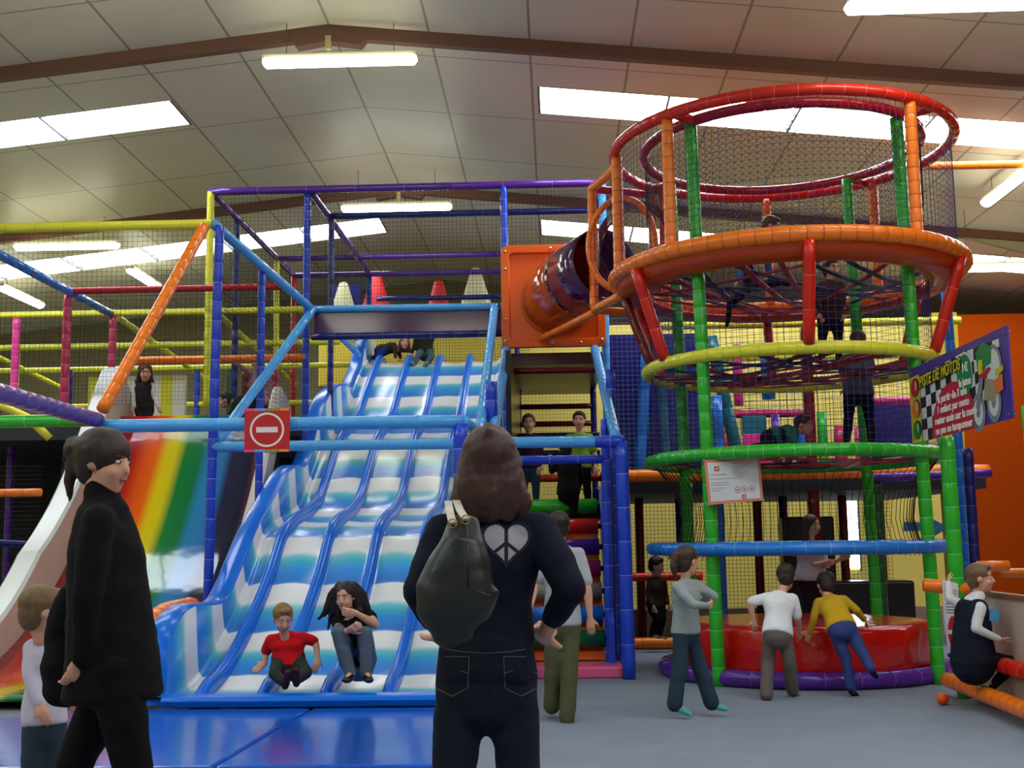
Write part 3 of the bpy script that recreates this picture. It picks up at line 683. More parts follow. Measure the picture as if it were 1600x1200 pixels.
# orange apron between ring and straps
v=[];f=[];n=64;
pr=[(1.69,3.86),(1.62,3.76),(1.5,3.72),(1.34,3.76)]
for (r_,z_) in pr:
    for i in range(n): a=2*math.pi*i/n; v.append((CX+r_*math.cos(a),CY+r_*math.sin(a),z_+(.012*math.sin(a*32) if r_<1.6 else 0)))
for j_ in range(3):
    for i in range(n): f.append((j_*n+i,j_*n+(i+1)%n,(j_+1)*n+(i+1)%n,(j_+1)*n+i))
o=mesh_obj('apron',v,f,mat('orange_vinyl_apron',(190,66,14),rough=.3,bump=.5,bscale=9),T); o.modifiers.new('t','SOLIDIFY').thickness=.02
# webbing floors
wb={'navy':mat('navy_webbing',(22,30,78),rough=.5),'red':mat('red_webbing',(165,28,34),rough=.5)}
def web(z,r,cnt,seed,sag=.12):
    rd=random.Random(seed)
    for c in ('navy','red'):
        mb=MB()
        for k in range(cnt):
            a=rd.random()*6.283; d=a+math.radians(rd.uniform(95,175))
            p=Vector((CX+r*math.cos(a),CY+r*math.sin(a),z)); q=Vector((CX+r*math.cos(d),CY+r*math.sin(d),z))
            mid=p.lerp(q,.5)-Vector((0,0,sag*rd.uniform(.3,1)))
            t=(q-p).normalized(); s_=t.cross(Vector((0,0,1)))*.032
            pts=[p,p.lerp(mid,.5)-Vector((0,0,.02)),mid,mid.lerp(q,.5)-Vector((0,0,.02)),q]
            up=Vector((0,0,.006)); vv=[]
            for e_ in pts: vv+=[e_-s_-up,e_+s_-up,e_+s_+up,e_-s_+up]
            ff=[]
            for i in range(4):
                for e_ in range(4): ff.append((i*4+e_,i*4+(e_+1)%4,(i+1)*4+(e_+1)%4,(i+1)*4+e_))
            mb.add(vv,ff)
        o=mb.build('webbing',wb[c],T,smooth=False); o['label']=c+' crossed webbing straps'
web(3.8,1.5,8,1); web(2.95,1.38,11,2); web(2.05,1.38,10,3,.06)
# cylindrical netting
def cylnet(r0,r1,z0,z1,color,nv,pitch,diamond=False,w=.0045):
    mb=MB(); H=z1-z0; nh=round(H/pitch)
    def q(a,t): 
        r_=r0+(r1-r0)*t; return Vector((CX+r_*math.cos(a),CY+r_*math.sin(a),z0+H*t))
    if diamond:
        k=nh
        for i in range(nv):
            for sg_ in (1,-1):
                prev=None; 
                for s in range(0,k+1,2):
                    a=2*math.pi*(i+sg_*s)/nv; p=q(a,s/k)
                    if prev: strand(mb,prev,p,w)
                    prev=p
    else:
        for i in range(nv): strand(mb,q(2*math.pi*i/nv,0),q(2*math.pi*i/nv,1),w)
        for jn in range(nh+1):
            for i in range(48): strand(mb,q(2*math.pi*i/48,jn/nh),q(2*math.pi*(i+1)/48,jn/nh),w)
    o=mb.build('netting',NETM[color],T,smooth=False); o['label']=('navy blue' if color=='navy' else color)+' cylindrical net'
cylnet(1.64,1.64,3.95,5.17,'navy',150,.06)
cylnet(1.36,1.36,2.98,3.8,'navy',130,.06)
cylnet(1.36,1.36,2.08,2.92,'navy',130,.06)
cylnet(1.36,1.36,4.5,5.15,'black',120,.06,True)
# flared dark net below the green ring
mb=MB(); nv=90
for i in range(nv):
    a=2*math.pi*i/nv
    if -2.5<((a+math.pi)%(2*math.pi)-math.pi)<-.64: continue
    rr=[1.34,1.2,1.12,1.1,1.14,1.25]
    pts=[Vector((CX+rr[k]*math.cos(a),CY+rr[k]*math.sin(a),2.0-(.9)*k/5)) for k in range(6)]
    for k in range(5): strand(mb,pts[k],pts[k+1],.008)
o=mb.build('netting',NETM['black'],T,smooth=False); o['label']='black gathered net curtain'
# red soft drum inside the base
rd_=thing('soft_play_drum','shiny red round soft cushion filling the base of the net tower','cushion',(CX,CY,0))
v=[];f=[];n=72; rr_=random.Random(3)
prof=[(1.19,.09),(1.2,.15),(1.19,.3),(1.2,.46),(1.17,.5),(1.0,.51),(.6,.5),(0.02,.5)]
for (r_,z_) in prof:
    for i in range(n):
        a=2*math.pi*i/n; k_=noise.noise(Vector((math.cos(a)*6,math.sin(a)*6,z_*3)))*.05 if .1<z_<.49 else 0
        v.append((CX+(r_+k_)*math.cos(a),CY+(r_+k_)*math.sin(a),z_))
for j_ in range(len(prof)-1):
    for i in range(n): f.append((j_*n+i,j_*n+(i+1)%n,(j_+1)*n+(i+1)%n,(j_+1)*n+i))
f.append(tuple(range(n))[::-1]); f.append(tuple((len(prof)-1)*n+i for i in range(n)))
mesh_obj('cushion_cover',v,f,mat('shiny_red_vinyl',(196,18,14),rough=.2,bump=1.0,bscale=5,coat=.2),rd_)
# link bay between tube and tower: two orange padded square frames with round openings
lb_=thing('tube_link_cage','orange padded box frame joining the crawl tube to the tower side','frame',(.6,12.3,3.75))
q0,q1=Vector((.47,12.7,0)),Vector((.72,11.95,0))
for q in (q0,q1): pad('post',[(q.x,q.y,3.78),(q.x,q.y,5.14)],'orange',lb_,r=.05,tie=.13)
q2=Vector((1.15,13.0,0))
for z in (3.78,5.14):
    pad('rail',[(q0.x,q0.y,z),(q1.x,q1.y,z)],'orange',lb_,r=.05,tie=.13)
    pad('rail',[(q0.x,q0.y,z),(q2.x,q2.y,z)],'orange' if z<4 else 'red',lb_,r=.045,tie=.2)
pad('post',[(q2.x,q2.y,3.78),(q2.x,q2.y,5.14)],'orange',lb_,r=.045,tie=.14)
pad('strut',[(q0.x,q0.y,3.75),(-.12,14.15,3.72)],'orange',lb_,r=.045,tie=.3)
pad('strut',[(.75,11.9,3.75),(1.0,11.8,3.0)],'darkred',lb_,r=.05,tie=.3)
pad('ring',[Vector((.76,12.35,4.42))+Vector((.30,-.10,0))*math.cos(a)*1.15+Vector((0,0,1))*math.sin(a)*.5 for a in [2*math.pi*i/32 for i in range(32)]],'orange',lb_,r=.035,tie=.15,closed=True)
v=[];f=[];n=32;cc_=Vector((.92,12.62,4.42))
for i in range(n):
    a=2*math.pi*i/n; d_=Vector((.36,-.22,0))*math.cos(a)+Vector((0,0,1))*math.sin(a)*.44; v.append(cc_+d_)
    v.append(cc_+Vector((.43,-.26,0))*math.cos(a)+Vector((0,0,.53))*math.sin(a))
for i in range(n): j_=(i+1)%n; f.append((2*i,2*j_,2*j_+1,2*i+1))
o=mesh_obj('round_hole_panel',v,f,PP,lb_,smooth=False); o.modifiers.new('t','SOLIDIFY').thickness=.04; o['label']='purple round opening rim'
net([(q0.x,q0.y,3.8),(q1.x,q1.y,3.8),(q1.x,q1.y,5.1),(q0.x,q0.y,5.1)],lb_,'navy')
# rules notice
nb=thing('rules_notice','white rules notice with salmon border tied to the left green tower post','sign',(1.6,10.7,1.6))
a,b,c,d=P(1100,719,10.66),P(1187,714,10.66),P(1193,782,10.66),P(1107,789,10.66)
ctr=(a+b+c+d)/4
MB().slab([a,b,c,d],(0,.012,0)).build('notice_border',mat('salmon_card',(214,132,100),rough=.5),nb,smooth=False)
ins=[ctr.lerp(p,.92)+Vector((0,-.002,0)) for p in (a,b,c,d)]
ins=[Vector((ctr.x+(p.x-ctr.x)*.9,p.y-.002,ctr.z+(p.z-ctr.z)*.87)) for p in (a,b,c,d)]
pw=mat('white_paper',(214,216,220),rough=.4); MB().slab(ins,(0,.002,0)).build('paper',pw,nb,smooth=False)
R_=(ins[1]-ins[0]).normalized(); U_=(ins[0]-ins[3]).normalized(); ink=mat('grey_ink',(130,132,140),rough=.6); rink=mat('orange_ink',(215,80,50),rough=.6)
def pt(u,v_): return ins[3]+(ins[2]-ins[3])*u+(ins[0]-ins[3])*v_+Vector((0,-.003,0))
text_obj('CONSIGNES DE JEU',.021,rink,nb,pt(.5,.92),R_,U_,.0005)
for i,(u,v_,s) in enumerate(((.5,.84,'enfants de 3 a 12 ans'),(.5,.79,'sous la surveillance'),(.5,.74,'des parents'),(.5,.69,'port des chaussettes'),(.5,.64,'ne pas courir'),(.5,.59,'ne pas pousser'),(.5,.54,'ne pas grimper'),
    (.04,.66,'REGLES DE SECURITE'),(.04,.56,'Pour jouer, retirer les chaussures'),(.04,.46,'lunettes et bijoux interdits'),(.04,.40,'Merci de respecter le jeu'),(.04,.32,'et les autres enfants'),(.04,.26,'Bonne visite'))):
    text_obj(s,.015,ink,nb,pt(u,v_),R_,U_,.0004)
for (u,v_,s) in ((.18,.83,.022),(.67,.07,.018)):
    p=pt(u,v_); MB().slab([p-R_*s-U_*s,p+R_*s-U_*s,p+R_*s+U_*s,p-R_*s+U_*s],(0,-.001,0)).build('logo',rink,nb,smooth=False)
    MB().slab([p+Vector((0,-.0015,0))+R_*.3*s-U_*.6*s,p+Vector((0,-.0015,0))+R_*.6*s+U_*.6*s,p+Vector((0,-.0015,0))-R_*.6*s+U_*.1*s],(0,-.001,0)).build('logo_mark',pw,nb,smooth=False)
for k in range(3):
    p=pt(.56+.14*k,.25); v=[];f=[];n=24
    for i in range(n):
        aa=2*math.pi*i/n
        for rr in (.023,.028): v.append(p+R_*rr*math.cos(aa)+U_*rr*math.sin(aa))
    for i in range(n): j_=(i+1)%n; f.append((2*i,2*j_,2*j_+1,2*i+1))
    mesh_obj('pictogram_ring',v,f,rink,nb,smooth=False)
    g_=MB().slab([p-R_*.012-U_*.008,p+R_*.012-U_*.008,p+R_*.006+U_*.009,p-R_*.01+U_*.004],(0,-.001,0)).build('pictogram',ink,nb,smooth=False)
for p in (a,b,c,d): MB().tube([p+Vector((0,-.006,0)),p+Vector((0,.0,0))],.012,10).build('eyelet',mat('steel_bolt',(170,165,150)),nb)
MB().tube([a,Vector((1.38,10.76,a.z+.01))],.004,6).build('tie',ink,nb); MB().tube([d,Vector((1.36,10.76,d.z))],.004,6).build('tie',ink,nb)

# ------------------------------------------------------------------ RIGHT FENCE AND MOTORBIKE SIGN
fe=thing('track_fence','low padded fence of orange and red rails on green posts at right','fence',(3.2,9.9,0))
pad('post',[(3.27,9.9,0),(3.25,9.9,2.1)],'green',fe,r=.062,tie=.19)
pad('post',[(3.25,8.05,0),(3.22,8.05,2.16)],'green',fe,r=.066,tie=.2)
pad('rail',[(3.2,10.1,.12),(3.2,9.87,.12),(3.12,7.2,.12)],'orange',fe,r=.062,tie=.15)
pad('rail',[(3.3,9.8,.34),(3.28,7.2,.34)],'red',fe,r=.062,tie=.3)
pad('rail',[(3.0,9.92,.9),(3.35,9.88,.86)],'orange',fe,r=.055,tie=.3)
pad('rail',[(3.3,7.95,1.05),(3.9,7.6,1.02)],'orange',fe,r=.055,tie=.3)
MB().box((3.36,7.2,.05),(3.4,9.8,.82)).build('lower_panel',mat('beige_board',(190,172,158),rough=.35,bump=.1),fe,smooth=False)
tg=MB().box((3.34,7.2,.82),(3.42,9.8,.86)).build('panel_cap',mat('brown_cap',(120,80,50),rough=.5),fe,smooth=False)
# sign: hangs along the fence, facing the floor
ms=thing('track_sign','large chequered motorbike track sign tied between two green fence posts','sign',(3.1,9.0,2.05))
TL,BL,TR,BR=P(1430,578,9.95),P(1447,690,9.85),P(1572,508,8.05),P(1583,655,8.05)
BL=Vector((TL.x+.0,TL.y,0)); 
TL=P(1420,578,10.15); BL=Vector((TL.x,TL.y,2.07)); TR=P(1573,508,8.1); BR=Vector((TR.x,TR.y,2.08))
Rr=(BR-BL); Wd=Rr.length; Rn=Rr.normalized(); Un=Vector((0,0,1)); Nn=Rn.cross(Un)
if Nn.dot(CAM-BL)<0: Nn=-Nn
HL,HR=TL.z-BL.z,TR.z-BR.z
def sp(u,v_,off=.0): return BL+Rr*u+Un*(v_*(HL+(HR-HL)*u))+Nn*off
MB().slab([sp(0,0),sp(1,0),sp(1,1),sp(0,1)],-Nn*.012).build('sign_board',mat('sign_violet',(70,50,140),rough=.3),ms,smooth=False)
ckb=mat('sign_black',(22,24,24),rough=.35); ckw=mat('sign_offwhite',(205,212,208),rough=.35); yel=mat('sign_yellow',(196,190,20),rough=.35)
redp=mat('sign_crimson',(185,26,52),rough=.35); grp=mat('sign_green',(24,128,70),rough=.35)
def topc(u): return .93-.10*abs(u-.6)-(.04*(1-u))
kb,kw=MB(),MB()
NU,NVv=14,6
for i in range(NU):
    for j_ in range(NVv):
        u0,u1=.13+.80*i/NU,.13+.80*(i+1)/NU; 
        if u1>.93: continue
        def vv(u,t): 
            lo=.0 if u<.66 else .0+(u-.66)*1.3
            return lo+(topc(u)-lo)*t
        t0,t1=j_/NVv,(j_+1)/NVv
        (kb if (i+j_)%2 else kw).add([sp(u0,vv(u0,t0),.002),sp(u1,vv(u1,t0),.002),sp(u1,vv(u1,t1),.002),sp(u0,vv(u0,t1),.002)],[(0,1,2,3)])
kb.build('chequer_black',ckb,ms,smooth=False); kw.build('chequer_white',ckw,ms,smooth=False)
MB().add([sp(0,0,.003),sp(.13,0,.003),sp(.13,.78,.003),sp(0,.78,.003)],[(0,1,2,3)]) 
tl_=MB(); tl_.add([sp(0,0,.004),sp(.125,0,.004),sp(.125,.88,.004),sp(0,.88,.004)],[(0,1,2,3)]); tl_.build('traffic_light_panel',yel,ms,smooth=False)
def ell(u,v_,ru,rv,off,m,nm,a0=0,a1=360):
    pts=[]
    for k in range(32):
        a=math.radians(a0+(a1-a0)*k/(31 if a1-a0<360 else 32)); pts.append(sp(u+ru*math.cos(a),v_+rv*math.sin(a),off))
    mb=MB(); mb.add(pts,[tuple(range(len(pts)))]); return mb.build(nm,m,ms,smooth=False)
for v_,m_ in ((.72,mat('signal_red',(190,24,28),rough=.3)),(.44,mat('signal_amber',(225,120,25),rough=.3)),(.16,mat('signal_green',(20,130,60),rough=.3))):
    ell(.072,v_+.005,.052,.125,.0055,ckb,'lens_rim'); ell(.065,v_,.045,.115,.007,m_,'signal_lens'); ell(.082,v_+.03,.008,.06,.0085,ckw,'lens_glint')
ell(.475,.0,.235,.62,.006,redp,'red_dome',0,180)
ell(.615,.66,.074,.255,.0065,ckw,'oval_edge'); ell(.615,.64,.070,.245,.008,grp,'green_oval')
def stext(s,u,v_,size,m_,sx=1.0,bold=.004,shear=0,slope=0):
    U2=Un; text_obj(s,size,m_,ms,sp(u,v_,.0095),(Rn+Un*slope),U2,.001,sx=sx,bold=bold,shear=shear)
up_=(HR-HL)/Wd
stext('PISTE DE MOTOS',.136,.70,.125,ckb,.96,.014,.2,.02)
text_obj('PISTE DE MOTOS',.125,yel,ms,sp(.136,.70,.013),(Rn+Un*.02),Un,.001,sx=.96,bold=.003,shear=.2)
for i,s_t in enumerate(('à partir de 3 ans','1 enfant par moto','rester assis sur la moto','ne pas se tamponner')):
    stext(s_t,(.33,.315,.285,.285)[i],(.42,.29,.16,.035)[i],.082,wh,1.12,.003,0,.0)
stext('1€',.59,.68,.09,wh,1.2,.003); stext('le jeton',.556,.52,.08,wh,.98,.003)
gm=mat('sign_grey',(120,130,140),rough=.35)
for (u,v_) in ((.72,.16),(.86,.22)):
    ell(u,v_,.062,.22,.006,gm,'wheel'); ell(u,v_,.042,.15,.0075,ckw,'wheel_rim'); ell(u,v_,.018,.06,.009,gm,'wheel_hub')
ell(.87,.62,.075,.24,.006,gm,'wheel'); ell(.87,.62,.06,.19,.0075,ckw,'wheel_rim')
def poly(pts,m_,nm,off=.01):
    mb=MB(); mb.add([sp(u,v_,off) for u,v_ in pts],[tuple(range(len(pts)))]); return mb.build(nm,m_,ms,smooth=False)
poly([(.70,.2),(.74,.2),(.80,.62),(.76,.62)],gm,'fork'); poly([(.78,.28),(.88,.22),(.90,.45),(.80,.52)],mat('sign_tan',(150,140,110)),'engine')
poly([(.88,.30),(.95,.33),(.95,.50),(.88,.46)],mat('sign_orange',(220,110,30)),'pannier'); poly([(.89,.50),(.96,.53),(.96,.60),(.89,.57)],yel,'pannier_lid')
poly([(.74,.62),(.86,.66),(.87,.84),(.80,.93),(.73,.84)],grp,'green_patch'); poly([(.745,.58),(.785,.58),(.79,.74),(.75,.74)],yel,'headlamp',.012)
poly([(.74,.55),(.80,.52),(.86,.60),(.84,.63)],mat('signal_red',(190,24,28)),'fairing',.012)
for (u,v_) in ((.03,.95),(.97,.95),(.03,.05),(.97,.05)):
    p=sp(u,v_,0); MB().tube([p+Nn*.008,p-Nn*.05],.006,6).build('tie',ink,ms)
# small notice behind the fence post
nn=thing('stop_notice','narrow white notice with red round mark low on the right fence post','sign',(3.1,9.85,.4))
a,b,c,d=P(1472,905,9.82),P(1497,912,9.82),P(1499,1005,9.82),P(1481,1012,9.82)
MB().slab([a,b,c,d],(0,.01,0)).build('paper',pw,nn,smooth=False)
for k in range(9):
    t=.12+.045*k; MB().slab([a.lerp(d,t)+Vector((.01,-.002,0)),b.lerp(c,t)+Vector((-.01,-.002,0)),b.lerp(c,t+.018)+Vector((-.01,-.002,0)),a.lerp(d,t+.018)+Vector((.01,-.002,0))],(0,-.001,0)).build('print_line',ink,nn,smooth=False)
p=a.lerp(d,.8).lerp(b.lerp(c,.8),.55); mb=MB(); mb.add([p+Vector((.045*math.cos(x),-.003,.13*math.sin(x))) for x in [2*math.pi*i/24 for i in range(24)]],[tuple(range(24))]); mb.build('red_disc',redp,nn,smooth=False)
MB().box((p.x-.045,p.y-.006,p.z-.012),(p.x+.045,p.y-.003,p.z+.02)).build('white_band',pw,nn,smooth=False)
# play ball
v=[];f=[]
bl=bpy.data.meshes.new('play_ball'); bmm=bmesh.new(); bmesh.ops.create_uvsphere(bmm,u_segments=24,v_segments=16,radius=.047); bmm.to_mesh(bl); bmm.free()
bl.polygons.foreach_set('use_smooth',[True]*len(bl.polygons)); bl.materials.append(mat('orange_ball',(240,88,12),rough=.35)); o=bpy.data.objects.new('play_ball',bl); link(o); o.location=(2.97,9.5,.047); tag(o,'small orange plastic ball lying on the grey carpet','ball')

# ------------------------------------------------------------------ REAR STRUCTURES behind tower and stairs
rf=thing('play_structure','dark padded frame of the rear maze seen behind the net tower','climbing frame',(3.4,14.4,0))
pad('rail',[(.7,14.4,2.06),(5.2,14.4,2.06)],'orange',rf,r=.075,tie=.3)
pad('rail',[(.7,14.4,.85),(1.75,14.4,.85)],'red',rf,r=.05,tie=.2)
pad('rail',[(.7,14.4,.03+.04),(1.6,14.4,.07)],'orange',rf,r=.07,tie=.3)
pad('rail',[(.7,18.5,4.1),(5.6,18.5,4.1)],'yellow',rf,r=.055,tie=.2)
pad('rail',[(1.1,14.45,3.9),(5.0,14.45,3.9)],'yellow',rf,r=.05,tie=.2)
pad('rail',[(3.6,13.9,2.86),(4.6,13.9,2.86)],'pink',rf,r=.05,tie=.2)
pad('rail',[(3.6,13.5,1.95),(4.9,13.5,1.98)],'purple',rf,r=.05,tie=.4)
pad('post',[(4.5,13.2,0),(4.42,13.2,4.25)],'skyblue',rf,r=.055,tie=.2)
pad('post',[(4.35,12.6,0),(4.35,12.6,2.2)],'navy',rf,r=.055,tie=.2)
MB().box((.62,14.5,1.85),(5.2,18.6,2.0)).build('deck',mat('dark_deck',(40,44,50)),rf,smooth=False)
plabel(MB().box((.7,15.0,2.0),(1.95,15.08,3.9)).build('padded_panel',vin('navy'),rf,smooth=False),'dark blue padded panel')
plabel(MB().box((3.95,15.0,2.0),(4.7,15.08,3.0)).build('padded_panel',vin('navy'),rf,smooth=False),'dark blue padded panel')
MB().box((.65,16.4,0),(5.2,16.5,.35)).build('kick_board',mat('beige_board',(190,172,158)),rf,smooth=False)
for (x,c) in ((1.15,'darkred'),(1.7,'navy'),(2.2,'darkred'),(2.75,'darkred'),(3.1,'navy'),(3.9,'darkred'),(4.4,'darkred')):
    pad('post',[(x,16.3,0),(x,16.3,1.85)],c,rf,r=.06,tie=.2)
pad('post',[(2.05,15.0,0),(2.05,15.0,1.9)],'skyblue',rf,r=.07,tie=.2)
pad('post',[(3.15,14.6,0),(3.15,14.6,3.9)],'darkred',rf,r=.07,tie=.2)
pad('post',[(1.55,14.0,0),(1.55,14.0,1.95)],'darkgreen',rf,r=.07,tie=.2)
pad('post',[(3.64,13.6,0),(3.64,13.6,1.95)],'darkgreen',rf,r=.07,tie=.2)
net([(.65,18.7,0),(5.2,18.7,0),(5.2,18.7,1.85),(.65,18.7,1.85)],rf,'black',pitch=.06,w=.007)
net([(1.95,18.7,2.05),(5.2,18.7,2.05),(5.2,18.7,4.1),(1.95,18.7,4.1)],rf,'black',pitch=.06,w=.006)
pad('rail',[(1.9,16.9,3.05),(3.6,16.9,3.05)],'magenta',rf,r=.06,tie=.2)
pad('post',[(1.98,16.9,2.0),(1.98,16.9,3.05)],'crimson',rf,r=.06,tie=.2)
# maze pads: each hanging/standing foam obstacle is its own thing
def fpost(x,y,z0,z1,c,r,lab,dx=0): 
    o=pad('foam_pillar',[(x,y,z0),(x+dx,y,z1)],c,None,r=r,tie=.5); o['label']=lab; o['category']='foam pillar'; return o
fpost(1.05,14.75,2.0,3.7,'skyblue',.07,'bright blue foam pillar leaning inside the pale blue net beside the stairs',.14)
fpost(1.42,14.8,2.0,3.9,'teal',.06,'narrow teal foam pillar right of the leaning blue one',-.1)
fpost(1.95,15.2,2.0,3.9,'yellow',.045,'thin yellow foam pillar behind the left green tower post')
fpost(2.12,15.1,2.0,3.1,'skyblue',.075,'short blue foam pillar inside the tower view beside the yellow one',-.04)
fpost(2.42,15.3,2.0,3.9,'teal',.085,'leaning teal foam pillar seen between the yellow and green rings',-.35)
fpost(2.7,17.2,3.2,4.1,'pink',.07,'bright pink hanging foam pillar under the rear yellow rail')
fpost(3.15,17.3,3.3,4.1,'skyblue',.1,'light blue hanging foam pillar right of the pink one')
fpost(2.35,16.2,2.0,2.75,'red',.09,'squat red foam pillar at the left of the rear maze')
fpost(3.42,16.4,2.0,2.95,'skyblue',.1,'blue foam pillar in the middle of the rear maze')
fpost(3.7,16.4,2.0,3.0,'green',.07,'bright green foam pillar right of the middle blue one')
fpost(3.92,16.3,2.0,2.8,'magenta',.09,'left of the two dark pink foam pillars in the rear maze')
fpost(4.18,16.3,2.0,2.8,'pink',.07,'right of the two dark pink foam pillars in the rear maze')
fpost(3.1,16.6,2.0,3.0,'purple',.06,'thin purple foam pillar left of the middle blue one')
o=MB().box((2.62,16.4,2.0),(3.0,16.6,2.72)).build('foam_block',vin('pink'),smooth=False,bevel=.02); tag(o,'bright pink square foam block in the rear maze','foam block')
o=MB().box((2.66,16.7,2.72),(3.0,16.9,3.0)).build('foam_block',vin('teal'),smooth=False,bevel=.02); tag(o,'teal foam block above the pink block in the rear maze','foam block')
# arrow sign
ar=MB(); y=13.1
ar.slab([P(1412,815,y),P(1412,830,y),P(1455,830,y),P(1460,838,y),P(1482,824,y),P(1460,812,y),P(1457,816,y)],(0,.015,0))
o=ar.build('arrow_sign',mat('arrow_blue',(50,130,180),rough=.4),smooth=False); tag(o,'light blue arrow pointing right behind the right tower post','sign')
# dark vending/arcade blocks in the gloom
o=MB().box((2.95,15.6,.0),(3.62,15.9,1.56)).build('black_cabinet',mat('black_vinyl',(18,18,20)),smooth=False,bevel=.03); tag(o,'black upright cabinet behind the woman inside the tower','cabinet')
o=MB().box((3.4,14.9,.0),(4.4,15.4,.75)).build('black_cabinet',mat('black_vinyl',(18,18,20)),smooth=False,bevel=.03); tag(o,'low wide black cabinet behind the right green post','cabinet')
# vertical bright window strip in the back wall
r=thing('window_9',None,None,(5.2,21.15,.9)); struct(r)
MB().box((5.14,YP-.03,.75),(5.32,YP-.012,2.25)).build('pane',mat('bright_daylit_skylight',(236,244,255)),r,smooth=False)
fm_=MB(); 
for xx in (5.11,5.32): fm_.box((xx,YP-.06,.7),(xx+.03,YP,2.3))
fm_.build('window_frame',frm,r,smooth=False)
# right side background frame
rb=thing('play_structure','padded frame of orange, blue and yellow poles against the orange wall','climbing frame',(6,13,0))
pad('rail',[(4.0,14.0,5.72),(9.0,14.0,5.7)],'orange',rb,r=.05,tie=.3)
pad('rail',[(4.3,12.4,.98),(4.62,12.4,.98)],'orange',rb,r=.055,tie=.3)
pad('rail',[(4.9,13.4,.88),(6.6,13.4,.86)],'orange',rb,r=.05,tie=.3)
pad('post',[(5.75,13.4,0),(5.7,13.4,3.1)],'skyblue',rb,r=.05,tie=.3)
pad('rail',[(5.3,11.6,1.2),(6.2,11.6,1.22)],'yellow',rb,r=.04,tie=.3)
pad('rail',[(5.5,12.5,2.75),(6.6,12.3,2.95)],'yellow',rb,r=.05,tie=.3)
pad('post',[(5.15,13.0,0),(5.12,13.0,1.6)],'green',rb,r=.05,tie=.2)
plabel(MB().box((5.0,15.5,0),(5.32,15.6,4.2)).build('padded_panel',mat('yellow_vinyl',(200,170,30)),rb,smooth=False),'yellow upright panel')
